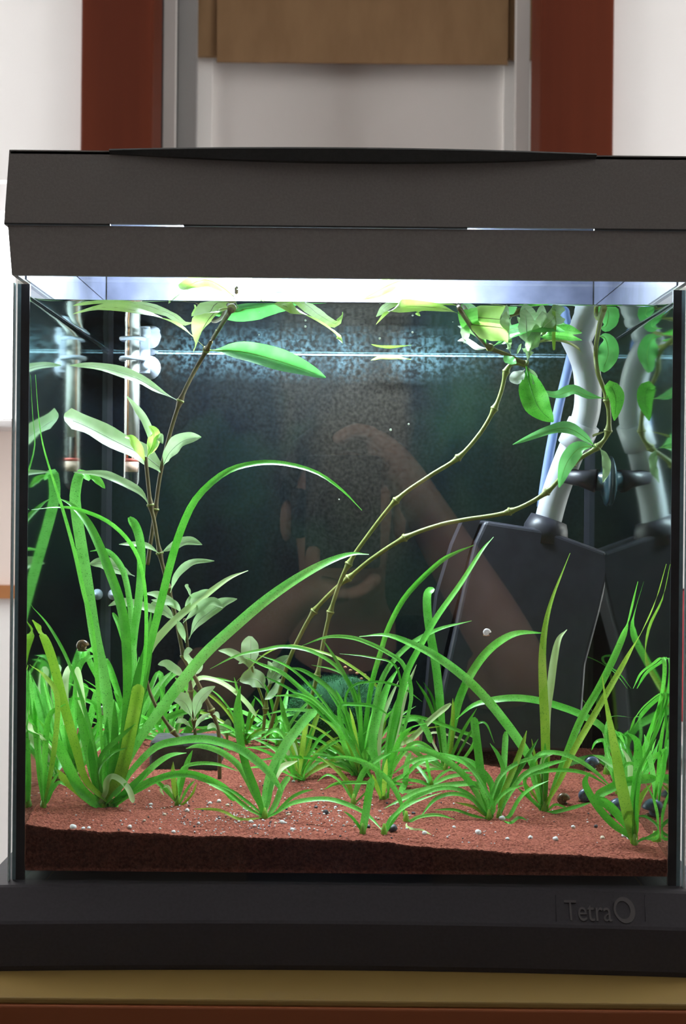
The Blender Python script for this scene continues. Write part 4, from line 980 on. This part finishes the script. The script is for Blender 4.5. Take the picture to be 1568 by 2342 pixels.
lf4([(1203, 838), (1212, 885), (1232, 935), (1265, 965)], 56, 'g_mid', -.03, tilt=.3); lf4([(1205, 838), (1222, 862), (1218, 880)], 12, 'l_pale')
lf4([(1200, 845), (1190, 855), (1180, 868), (1186, 878)], 30, 'l_white', prof='o'); lf4([(1265, 712), (1264, 750), (1264, 800)], 13, 'g_olive', -.02, prof='b')
lf4([(1180, 812), (1187, 798), (1192, 786)], 9, 'l_pale'); lf4([(1150, 812), (1165, 825), (1180, 832)], 22, 'l_green'); lf4([(1215, 775), (1250, 768), (1290, 770), (1330, 778)], 26, 'g_bright', .01)
lf4([(1205, 800), (1240, 780), (1285, 780), (1325, 800), (1355, 835)], 9, 'stem_olive', .03); lf4([(1206, 835), (1210, 870), (1214, 900)], 9, 'stem_brown')
leaf(s4, [(940, 822), (905, 818), (870, 818), (848, 824)], 9, 'g_olive', .255, 0)
s5 = stemplant('long stem bending to the right corner beside the white pipe', (622, 1640), .195)
stem(s5, [(612, 1690), (640, 1580), (660, 1512), (684, 1458), (718, 1398), (765, 1348), (797, 1322), (850, 1278), (925, 1230), (1000, 1202), (1060, 1189), (1165, 1170), (1250, 1125), (1310, 1060), (1366, 1022), (1390, 985), (1388, 915), (1366, 850), (1362, 800), (1370, 745), (1382, 705)], 4.8, 'stem_olive', .20, -.075, (4, 6, 8, 11, 12, 13, 14, 15, 16))
def lf5(pts, w, mat='l_green', dy=-.01, **k): leaf(s5, pts, w, mat, .128, dy, **k)
lf5([(1388, 912), (1345, 906), (1310, 893), (1270, 904), (1228, 893)], 26, 'l_green', .02); lf5([(1386, 912), (1396, 885), (1408, 915), (1404, 962)], 36, 'g_mid')
lf5([(1364, 1024), (1335, 1000), (1300, 980), (1255, 985), (1172, 1017)], 28, 'l_green', -.01); lf5([(1362, 1022), (1325, 1025), (1295, 1060), (1278, 1115)], 36, 'l_green', .01)
lf5([(1370, 1024), (1383, 1045), (1386, 1075), (1378, 1104)], 18, 'l_pale', wave=.35); lf5([(1366, 768), (1384, 775), (1390, 810), (1376, 850)], 44, 'l_green', .01, prof='o')
lf5([(1388, 985), (1360, 995), (1355, 1000)], 6, 'stem_olive')

# ------------------------------------------------------------------ equipment in the water
def heater():
    Yh = .250; k = (D + Yh) / FPX
    b = at(300, 1124, Yh); x = b.x; r = .0061
    root = tag(empty('aquarium_heater', b), 'glass rod heater with white bracket in the left back corner', 'heater')
    ztop = .398; z0 = b.z
    prof = [(r * math.sin(a), z0 + r * 1.6 * (1 - math.cos(a))) for a in [i * math.pi / 2 / 6 for i in range(7)]] + [(r, ztop)]
    V, F = [], []; n = 20
    for (rr, z) in prof:
        for i in range(n): V.append((x + max(rr, .0002) * math.cos(2 * math.pi * i / n), Yh + max(rr, .0002) * math.sin(2 * math.pi * i / n), z))
    for j in range(len(prof) - 1):
        for i in range(n): F.append((j * n + i, j * n + (i + 1) % n, (j + 1) * n + (i + 1) % n, (j + 1) * n + i))
    part(fix(obj('glass_tube', V, F, 'clear', None, True)), root)
    def zc(py): return at(300, py, Yh).z
    part(tube('ceramic_core', [Vector((x + .0013, Yh, zc(1000))), Vector((x + .0013, Yh, ztop - .004))], .0037, 'heater_core', None, 14), root)
    for dx, mt in ((-.0041, 'heater_wire'), (-.0028, 'heater_copper')):
        part(tube('contact_wire', [Vector((x + dx, Yh - .002, zc(1062))), Vector((x + dx, Yh - .002, ztop - .006))], .00055, mt, None, 8), root)
    part(tube('contact_wire', [Vector((x + .001, Yh - .003, zc(1062))), Vector((x + .001, Yh - .003, zc(1000)))], .0004, 'heater_wire', None, 8), root)
    pl_ = part(tube('plug', [Vector((x, Yh, zc(1079))), Vector((x, Yh, zc(1056)))], [.0050, .0054], 'plug', None, 16), root)
    part(tube('plug_ring', [Vector((x, Yh, zc(1056))), Vector((x, Yh, zc(1049)))], .0055, 'plug_red', None, 16), root)
    # bracket: two clamps, a back plate and two suction cups
    for py in (790, 821):
        part(tube('clamp', [Vector((x + .0085 * math.cos(a), Yh + .0085 * math.sin(a), zc(py))) for a in [i * 2 * math.pi / 16 for i in range(17)]], .0018, 'milky', None, 8, False), root)
    part(box('bracket_plate', x + .004, x + .012, Yh + .006, Yh + .010, zc(852), zc(765), 'milky', None, .001), root)
    for py in (778, 834):
        c = Vector((x + .009, Yh, zc(py)))
        pr = [(.003, .004), (.004, .010), (.0085, .0185), (.0095, .0215)]
        V, F = [], []; n = 18
        for (rr, dy) in pr:
            for i in range(n): V.append((c.x + rr * math.cos(2 * math.pi * i / n), Yh + dy, c.z + rr * math.sin(2 * math.pi * i / n)))
        for j in range(len(pr) - 1):
            for i in range(n): F.append((j * n + i, j * n + (i + 1) % n, (j + 1) * n + (i + 1) % n, (j + 1) * n + i))
        F.append(tuple(range(n)))
        part(fix(obj('suction_cup', V, F, 'milky', None, True)), root)
heater()
def disc_cup(px, py, Yc, r, mat, label):
    c = at(px, py, Yc)
    pr = [(.0, 0), (r * .5, .0004), (r * .55, .003), (r, .006), (r, .0068)]
    V, F = [], []; n = 16
    for (rr, dy) in pr:
        for i in range(n): V.append((c.x + max(rr, .0001) * math.cos(2 * math.pi * i / n), c.y + dy, c.z + max(rr, .0001) * math.sin(2 * math.pi * i / n)))
    for j in range(len(pr) - 1):
        for i in range(n): F.append((j * n + i, j * n + (i + 1) % n, (j + 1) * n + (i + 1) % n, (j + 1) * n + i))
    return tag(fix(obj('suction_cup', V, F, mat, None, True)), label, 'suction cup')
disc_cup(256, 1361, TB - .0098, .0042, 'milky', 'small grey suction cup low in the left back corner')

# filter with white outlet pipe, air hose and bracket
def filt():
    Yf = .198
    root = tag(empty('aquarium_filter', at(1200, 1690, Yf)), 'black internal filter box leaning in the right back corner', 'filter')
    out = [(1108, 1190), (1250, 1212), (1385, 1262), (1397, 1290), (1372, 1400), (1340, 1520), (1325, 1720), (1000, 1720), (1005, 1600), (1030, 1480), (1060, 1340), (1085, 1240)]
    Vf = [at(px, py, Yf + .010 * (1 - (py - 1190) / 530)) for px, py in out]
    n = len(Vf); V = list(Vf) + [v + Vector((0, .046, 0)) for v in Vf]
    F = [tuple(range(n)), tuple(range(2 * n - 1, n - 1, -1))] + [(i, i + n, (i + 1) % n + n, (i + 1) % n) for i in range(n)]
    o = fix(obj('filter_box', V, F, 'black')); part(o, root)
    b = o.modifiers.new('bevel', 'BEVEL'); b.width = .003; b.segments = 3; b.limit_method = 'ANGLE'; b.angle_limit = math.radians(50)
    side = [(1060, 1188), (1100, 1186), (1075, 1250), (1045, 1370), (1015, 1490), (995, 1610), (990, 1715), (962, 1715), (975, 1600), (985, 1480), (1000, 1360), (1035, 1245)]
    Vf = [at(px, py, Yf + .014) for px, py in side]; n = len(Vf); V = Vf + [v + Vector((0, .03, 0)) for v in Vf]
    F = [tuple(range(n)), tuple(range(2 * n - 1, n - 1, -1))] + [(i, i + n, (i + 1) % n + n, (i + 1) % n) for i in range(n)]
    part(fix(obj('side_housing', V, F, 'black')), root)
    c = at(1248, 1205, Yf + .025)
    part(tube('pipe_socket', [c - Vector((.001, 0, .012)), c, c + Vector((.002, 0, .006))], [.017, .016, .0135], 'black', None, 18), root)
    return root
fl = filt()
pp = [(1249, 1205, .222), (1268, 1133, .216), (1290, 1071, .210), (1312, 1017, .204), (1331, 977, .200), (1342, 934, .196), (1344, 883, .192), (1339, 838, .188), (1326, 800, .184)]
P = [at(*p) for p in pp]; P.append(P[-1] + Vector((-.0065, -.002, .012)))
pipe = tag(empty('outlet_pipe', P[0]), 'white curved outlet pipe rising from the black filter', 'pipe')
C = catmull(P[:5], 16)[:-1]; part(tube('lower_pipe', C, .0098, 'pipe', None, 20), pipe)
C = catmull(P[4:], 24); part(tube('elbow', C, .0096, 'pipe', None, 20), pipe)
d_ = (P[4] - P[3]).normalized(); part(tube('collar', [P[4] - d_ * .016, P[4] - d_ * .0155, P[4] + d_ * .003], [.0100, .0116, .0118], 'pipe', None, 20), pipe)
hp = [at(1237, 1160, .232), at(1252, 1060, .230), at(1275, 940, .226), at(1300, 835, .222), at(1308, 800, .220)]; hp.append(hp[-1] + Vector((.0015, 0, .012)))
tag(tube('air_hose', catmull(hp, 24), .0034, 'bluetube', None, 12), 'clear bluish air hose running up beside the white pipe', 'hose')
br = tag(empty('pipe_bracket', at(1330, 1108, .20)), 'black holder gripping the white pipe with a suction cup on the right glass', 'bracket')
a, b = at(1292, 1088, .205), at(1362, 1100, .196)
part(tube('arm', [a, (a + b) / 2, b], [.0055, .006, .0085], 'black', None, 12), br)
cw = Vector((TR - .0012, .196, b.z))
part(tube('suction_cup', [b, b + (cw - b) * .45, b + (cw - b) * .7, cw - Vector((.0012, 0, 0)), cw], [.007, .007, .014, .0175, .018], 'black_blue', None, 20), br)

# moss ball
def moss():
    Ym = .222; c = at(775, 1592, Ym); c.z = at(775, 1592, Ym).z
    root = tag(empty('moss_ball', (c.x, c.y, sand_z(c.x, c.y))), 'dark green fuzzy moss ball on the sand at the back', 'moss ball')
    rx, ry, rz = .041, .030, .029
    zc_ = sand_z(c.x, c.y) + rz * .82
    part(ico('moss_core', 1, 'moss_core', None, 3, (rx * .9, ry * .9, rz * .9), .12, 3, (c.x, c.y, zc_)), root)
    V, F = [], []; r = random.Random(5)
    for i in range(9000):
        z = r.uniform(-.55, 1); a = r.uniform(0, 2 * math.pi); q = math.sqrt(1 - z * z)
        n_ = Vector((q * math.cos(a), q * math.sin(a), z))
        p = Vector((c.x + n_.x * rx * .88, c.y + n_.y * ry * .88, zc_ + n_.z * rz * .88))
        l = r.uniform(.002, .0048); t = (n_ + Vector((r.gauss(0, .5), r.gauss(0, .5), r.gauss(0, .5)))).normalized()
        sd = t.cross(Vector((r.gauss(0, 1), r.gauss(0, 1), r.gauss(0, 1)))).normalized() * .00022
        k = len(V); V += [p - sd, p + sd, p + t * l]; F.append((k, k + 1, k + 2))
    o = obj('moss_fibres', V, F, 'moss'); o['kind'] = 'stuff'; part(o, root)
    for px, py in ((768, 1520), (789, 1526), (801, 1533), (816, 1540), (826, 1552), (833, 1543), (866, 1592)):
        q = at(px, py, Ym - .026); part(ico('crumb', .0011, 'debris', None, 1, (1.3, 1, .8), .3, px, tuple(q)), root)
moss()
# grey slab half hidden behind the plants
Ys = sand_hit(430, 1758)
a, b = at(340, 1758, Ys), at(502, 1757, Ys)
V, F = boxgeo(a.x, b.x, Ys, Ys + .035, a.z - .004, at(420, 1690, Ys).z - .001)
slab = obj('stone_slab', V, F, 'stone'); bv = slab.modifiers.new('bevel', 'BEVEL'); bv.width = .004; bv.segments = 3
tag(slab, 'flat dark grey stone slab half hidden behind the grass at the left', 'stone')

# ------------------------------------------------------------------ snails and pebbles
def snail(label, px, py, Y, r, mat, mat2, flip=1, tilt=0, body='skin_shell', kind='cone', zs=None):
    p = at(px, py, Y)
    if zs: p.z = sand_z(p.x, p.y) + r * zs
    root = tag(empty('snail', p), label, 'snail')
    path, rad = [], []; turns = 2.3; n = 46
    for i in range(n + 1):
        t = i / n; a = turns * 2 * math.pi * (1 - t); g = (t ** 1.5)
        path.append(Vector((flip * r * (.58 * g) * math.cos(a), -r * .62 * (1 - t) + r * .12, r * (.58 * g) * math.sin(a)))); rad.append(r * (.10 + .50 * g))
    rot = Matrix.Rotation(tilt, 3, 'Y')
    path = [rot @ q for q in path]
    sh = tube('shell', path, rad, mat, None, 12); sh.parent = root
    fo = ico('foot', r * .55, body, None, 2, (1.5, .8, .45), 0, 1, (0, r * .35, -r * .62)); fo.parent = root
    if mat2:
        lipo = tube('shell_band', [rot @ Vector((flip * r * .56 * math.cos(a), r * .16, r * .56 * math.sin(a))) for a in [i * .3 - .8 for i in range(7)]], r * .16, mat2, None, 8); lipo.parent = root
    return root
snail('brown snail with a cream band on the left side glass', 187, 1478, .060, .0040, 'skin_shell', 'shell_cream')
snail('black and white striped snail among the blades at the left', 236, 1626, .085, .0034, 'shell_white', 'skin_shell')
snail('tiny pale snail with an orange foot on the front glass', 1112, 1447, .0078, .0024, 'shell_white', None, body='debris')
for (px, py, r, m, lab) in ((1350, 1755, .0058, 'shell_blue', 'blue black snail on the sand furthest back at the right'), (1286, 1834, .0045, 'skin_shell', 'brown snail on the sand beside the tall diagonal plant'),
                            (1337, 1828, .0052, 'shell_blue', 'dark snail on the sand in the middle of the three front right snails'), (1410, 1862, .0068, 'shell_blue', 'large blue grey snail behind the broad olive blade at the right')):
    Ysn = sand_hit(px, py + 8); snail(lab, px, py, min(Ysn, .2), r, m, None, zs=.75)
# scattered white grit: the larger grains singly, the rest as one heap
GR = random.Random(23)
BIG = [(167, 1898, 9), (190, 1902, 6), (203, 1896, 6), (297, 1893, 7), (397, 1905, 6), (330, 1878, 5), (454, 1886, 5), (428, 1856, 7), (480, 1838, 6), (376, 1865, 6), (345, 1842, 6), (425, 1837, 6), (573, 1880, 6), (582, 1893, 6),
       (605, 1868, 6), (612, 1864, 6), (645, 1883, 7), (668, 1900, 7), (630, 1884, 5), (500, 1835, 6), (520, 1843, 6), (735, 1808, 4), (671, 1789, 5), (767, 1848, 5), (774, 1856, 4), (865, 1873, 4), (970, 1908, 7), (1093, 1906, 9),
       (1160, 1920, 6), (1148, 1874, 9), (1212, 1917, 7), (1270, 1921, 8), (1310, 1893, 6), (1377, 1918, 7), (1426, 1914, 7), (1500, 1907, 7), (1038, 1893, 5), (984, 1818, 5), (961, 1790, 5), (1437, 1919, 6), (660, 1865, 5), (546, 1880, 4)]
DARK = [(745, 1862, 9), (722, 1848, 6), (897, 1900, 14), (945, 1862, 6), (842, 1893, 6), (1362, 1893, 6)]
bm = bmesh.new(); bmesh.ops.create_icosphere(bm, subdivisions=2, radius=1)
gme = []
for k, mt in enumerate(('gravel', 'gravel', 'gravel_tan', 'gravel_dark')):
    b2 = bm.copy()
    for v in b2.verts: v.co *= 1 + .28 * noise.noise(v.co * 1.3 + Vector((k * 7, 0, 0)))
    me = bpy.data.meshes.new('pebble'); b2.to_mesh(me); b2.free(); me.materials.append(M[mt]); me.polygons.foreach_set('use_smooth', [True] * len(me.polygons)); gme.append(me)
bm.free()
def pebble(px, py, r, me, label, group):
    Yp = sand_hit(px, py + 1)
    if Yp > 1: return
    Yp = max(Yp, TF + .0035); k = (D + Yp) / FPX
    p = at(px, py, Yp)
    o = bpy.data.objects.new('pebble', me); COL.objects.link(o)
    rr = r * k * .8; o.location = (p.x, Yp, sand_z(p.x, Yp) + rr * .45); o.scale = (rr * GR.uniform(.85, 1.15), rr, rr * GR.uniform(.7, .95)); o.rotation_euler = (0, 0, GR.uniform(0, 6))
    tag(o, label, 'pebble', group)
OWN = {(167, 1898): 'largest white pebble at the left front edge of the sand', (190, 1902): 'pale pebble just right of the largest white one at the left front', (297, 1893): 'white pebble at the front edge below the tall left clump',
       (1093, 1906): 'largest white pebble at the front edge right of the middle', (1148, 1874): 'round white pebble at the foot of the olive leaning blade', (1270, 1921): 'white pebble at the front edge below the tall diagonal plant',
       (970, 1908): 'white pebble at the front edge below the white root', (1500, 1907): 'white pebble in the right front corner of the sand'}
for i, (px, py, r) in enumerate(BIG):
    own = OWN.get((px, py))
    pebble(px, py, r, gme[GR.choice((0, 0, 1, 2)) if not own else 0], own or 'tiny pale pebble among the grit on the red sand', 'pale pebbles on the sand')
for (px, py, r), lab in zip(DARK, ('black pebble on open sand right of the front plant', 'smaller black pebble just behind the one on open sand', 'largest black pebble at the front glass in the middle', 'black pebble behind the white root at the front',
        'black pebble at the foot of the lone wide blade', 'black pebble left of the right front plant')): pebble(px, py, r, gme[3], lab, 'black pebbles on the sand')
V, F = [], []
bmi = bmesh.new(); bmesh.ops.create_icosphere(bmi, subdivisions=1, radius=1); IV = [v.co.copy() for v in bmi.verts]; IF = [tuple(v.index for v in f.verts) for f in bmi.faces]; bmi.free()
DV, DF = [], []
for i in range(620):
    px = GR.triangular(70, 1520, 560); py = GR.uniform(1775, 1935) if GR.random() < .75 else GR.gauss(1868, 22)
    if i % 3 == 0: px = GR.gauss(590, 130); py = GR.gauss(1872, 20)
    Yp = sand_hit(px, py)
    if Yp > .13 or Yp < TF + .001: continue
    p = at(px, py, Yp); r = GR.uniform(.0003, .00072) * (1 if GR.random() < .85 else 1.35)
    if abs(p.x) > .178: continue
    z = sand_z(p.x, Yp) + r * .35
    TV, TFc = (DV, DF) if GR.random() < .22 else (V, F)
    k = len(TV); TV += [Vector((p.x, max(Yp, TF + .0016), z)) + Vector((v.x * r * GR.uniform(.9, 1.1), v.y * r, v.z * r * .8)) for v in IV]; TFc += [tuple(j + k for j in f) for f in IF]
tag(obj('white_grit', V, F, 'gravel', None, True), 'fine white grit scattered over the red sand', 'grit', None, 'stuff')
tag(obj('black_grit', DV, DF, 'gravel_dark', None, True), 'fine black grit scattered over the red sand', 'grit', None, 'stuff')
# air bubbles
bub = ico('air_bubble', .00075, 'l_white', None, 2)
for i, (px, py) in enumerate(((568, 714), (608, 708), (592, 766), (698, 747), (770, 712), (856, 727), (868, 774), (943, 760), (1035, 735), (494, 755), (775, 1142), (893, 983), (934, 970))):
    o = bub if i == 0 else bub.copy()
    if i: COL.objects.link(o)
    o.location = at(px, py, GR.uniform(.05, .12)); s = GR.uniform(.5, 1.1); o.scale = (s, s, s)
    tag(o, 'tiny white air bubble floating in the clear water', 'air bubble', 'tiny air bubbles')

# ------------------------------------------------------------------ the photographer, mirrored faintly in the front pane
M['skin'] = pbr('skin', (.50, .29, .20), .5, (.56, .34, .245), 25)
M['shirt'] = pbr('dark_shirt', (.012, .014, .02), .9, (.02, .022, .03), 60, bump=.3)
M['trousers'] = pbr('blue_jeans', (.03, .045, .09), .9, (.045, .06, .11), 80)
M['hair'] = pbr('dark_hair', (.02, .013, .009), .6, (.04, .025, .015), 200, stretch=(1, 1, .2))
M['eye'] = pbr('eye', (.6, .58, .55), .2, (.62, .6, .57), 50)
M['cam_black'] = pbr('camera_black', (.015, .015, .016), .5, (.022, .022, .024), 300, bump=.3)
M['stool'] = pbr('stool_wood', (.30, .18, .09), .5, (.36, .22, .12), 10, stretch=(1, .1, 1))
def skinned(name, nodes, edges, mat, parent, root=0, sub=2):
    bm = bmesh.new(); lay = bm.verts.layers.skin.verify(); vs = []
    for i, (x, y, z, rx, ry) in enumerate(nodes):
        v = bm.verts.new((x, y, z)); v[lay].radius = (rx, ry); v[lay].use_root = (i == root); vs.append(v)
    for a, b in edges: bm.edges.new((vs[a], vs[b]))
    me = bpy.data.meshes.new(name); bm.to_mesh(me); bm.free(); me.materials.append(M[mat])
    o = bpy.data.objects.new(name, me); COL.objects.link(o)
    sk = o.modifiers.new('skin', 'SKIN'); sk.use_smooth_shade = True; sk.branch_smoothing = .3
    sb_ = o.modifiers.new('sub', 'SUBSURF'); sb_.levels = sub; sb_.render_levels = sub
    if parent: part(o, parent)
    return o
PY = -1.16
man = tag(empty('person', (0, PY, FLOOR)), 'person in a dark shirt on a stool holding a camera, mirrored in the glass', 'person')
nod, edg = [], []
def nd(x, y, z, rx, ry=None, link=None):
    nod.append((x, y, z, rx, ry or rx))
    if link is not None: edg.append((link, len(nod) - 1))
    return len(nod) - 1
pel = nd(0, PY, -.39, .13, .105); wa = nd(0, PY, -.24, .125, .09, pel); ch = nd(0, PY + .01, -.06, .15, .10, wa); st_ = nd(0, PY + .02, .06, .105, .075, ch)
nk = nd(0, PY + .05, .125, .052, .052, st_); hd0 = nd(0, PY + .085, .185, .062, .07, nk); hd1 = nd(0, PY + .09, .255, .074, .088, hd0); hd2 = nd(0, PY + .08, .315, .066, .078, hd1); hd3 = nd(0, PY + .075, .352, .035, .04, hd2)
# mirrored in the glass the person's right arm shows at the right of the picture
def arm(s, sh, el, wr, hand):
    a = nd(s * .09, PY + .02, .055, .06, .06, st_); b = nd(*sh, .054, .054, a); m1 = nd(*[(p + q) / 2 for p, q in zip(sh, el)], .047, .047, b); c = nd(*el, .042, .042, m1)
    m2 = nd(*[p + (q - p) * .3 for p, q in zip(el, wr)], .044, .044, c); d = nd(*wr, .027, .022, m2); e = nd(*hand, .034, .020, d)
    return d, e
dR, hR = arm(1, (.19, PY + .03, .035), (.235, -.99, .045), (.085, -.90, .285), (.05, -.888, .335))
dL, hL = arm(-1, (-.19, PY + .03, .035), (-.17, -1.00, .02), (-.06, -.895, .15), (-.02, -.885, .165))
def finger(h, base, mid, tip, r=.0088):
    b = nd(*base, r * 1.05, r * 1.05, h); m = nd(*mid, r, r, b); t = nd(*tip, r * .85, r * .85, m)
for k, l in enumerate((1, 1.12, 1.06, .86)):       # right hand closed over the top of the upright camera
    finger(hR, (.034 - .001 * k, -.872 + .001 * k - .020 * k * .9, .352), (.012, -.868 - .018 * k, .356), (-.012 * l, -.866 - .018 * k, .342))
finger(hR, (.055, -.905, .318), (.048, -.925, .300), (.036, -.935, .285), .0098)
for k, l in enumerate((1, 1.12, 1.06, .86)):       # left hand cupped under the lens
    finger(hL, (.006, -.868 - .018 * k, .158), (.026 * l, -.866 - .018 * k, .165), (.040 * l, -.864 - .018 * k, .182))
finger(hL, (-.032, -.870, .178), (-.036, -.858, .198), (-.034, -.850, .216), .0098)
for s in (-1, 1):
    hp_ = nd(s * .10, PY + .04, -.42, .095, .09, pel); th = nd(s * .13, PY + .22, -.42, .078, .078, hp_); kn = nd(s * .15, PY + .40, -.40, .058, .058, th)
    cf = nd(s * .15, PY + .40, -.53, .055, .055, kn); ak = nd(s * .15, PY + .38, -.68, .036, .036, cf); hl = nd(s * .15, PY + .38, -.715, .034, .03, ak); to = nd(s * .16, PY + .50, -.722, .038, .022, hl)
body = skinned('body', nod, edg, 'skin', man)
part(tube('nose', [Vector((0, PY + .166, .262)), Vector((0, PY + .184, .240)), Vector((0, PY + .176, .232))], [.008, .013, .010], 'skin', None, 10), man)
for s in (-1, 1):
    part(ico('eye', .0115, 'eye', None, 2, (1, .7, .7), 0, 1, (s * .031, PY + .158, .266)), man)
    part(ico('ear', .026, 'skin', None, 2, (.35, .7, 1.1), 0, 1, (s * .076, PY + .075, .245)), man)
part(tube('mouth', [Vector((-.022, PY + .156, .203)), Vector((0, PY + .164, .204)), Vector((.022, PY + .156, .203))], [.003, .005, .003], 'cushion', None, 8), man)
hair = ico('hair', 1, 'hair', None, 4, (.086, .100, .090), .06, 9, (0, PY + .068, .292))
bmh = bmesh.new(); bmh.from_mesh(hair.data)
bmesh.ops.delete(bmh, geom=[v for v in bmh.verts if v.co.z < .255 + max(0, (v.co.y - PY - .06)) * .75 or (v.co.y > PY + .13 and v.co.z < .318)], context='VERTS')
bmh.to_mesh(hair.data); bmh.free(); part(hair, man)
shn = [(0, PY, -.40, .145, .12), (0, PY, -.24, .140, .105), (0, PY + .01, -.06, .166, .115), (0, PY + .02, .065, .118, .085), (.09, PY + .02, .06, .07, .07), (.19, PY + .03, .037, .066, .066), (.208, -1.07, .042, .060, .060),
       (-.09, PY + .02, .06, .07, .07), (-.19, PY + .03, .037, .066, .066), (-.182, -1.07, .03, .060, .060)]
skinned('shirt', shn, [(0, 1), (1, 2), (2, 3), (3, 4), (4, 5), (5, 6), (3, 7), (7, 8), (8, 9)], 'shirt', man)
trn = [(0, PY, -.40, .142, .115)]; tre = []
for s in (-1, 1):
    k = len(trn); trn += [(s * .10, PY + .04, -.42, .102, .098), (s * .13, PY + .22, -.42, .086, .086), (s * .15, PY + .40, -.40, .066, .066), (s * .15, PY + .40, -.53, .062, .062), (s * .15, PY + .38, -.66, .05, .05)]
    tre += [(0, k), (k, k + 1), (k + 1, k + 2), (k + 2, k + 3), (k + 3, k + 4)]
skinned('trousers', trn, tre, 'trousers', man)
for s in (-1, 1):
    sh_ = ico('shoe', 1, 'cam_black', None, 3, (.052, .14, .05), 0, 1, (s * .155, PY + .44, FLOOR + .03))
    for v in sh_.data.vertices:
        if v.co.z < FLOOR + .001: v.co.z = FLOOR + .001
    part(sh_, man)
stl = tag(empty('stool', (0, PY, FLOOR)), 'low wooden stool under the person facing the aquarium', 'stool')
part(box('seat', -.17, .17, PY - .17, PY + .13, -.575, -.547, 'stool', None, .008), stl)
for sx in (-.14, .11):
    for sy in (PY - .15, PY + .08): part(box('leg', sx, sx + .03, sy, sy + .03, FLOOR, -.575, 'stool'), stl)
pc = tag(empty('photo_camera', (0, -.87, .257)), 'black camera held upright in front of the face, mirrored in the glass', 'camera')
part(box('body', -.045, .045, -.915, -.862, .19, .325, 'cam_black', None, .006), pc)
part(tube('lens', [Vector((0, -.862, .257)), Vector((0, -.835, .257)), Vector((0, -.8345, .257)), Vector((0, -.806, .257))], [.031, .031, .034, .034], 'cam_black', None, 24, False), pc)
part(box('viewfinder_hump', -.062, -.045, -.91, -.866, .225, .285, 'cam_black', None, .005), pc)
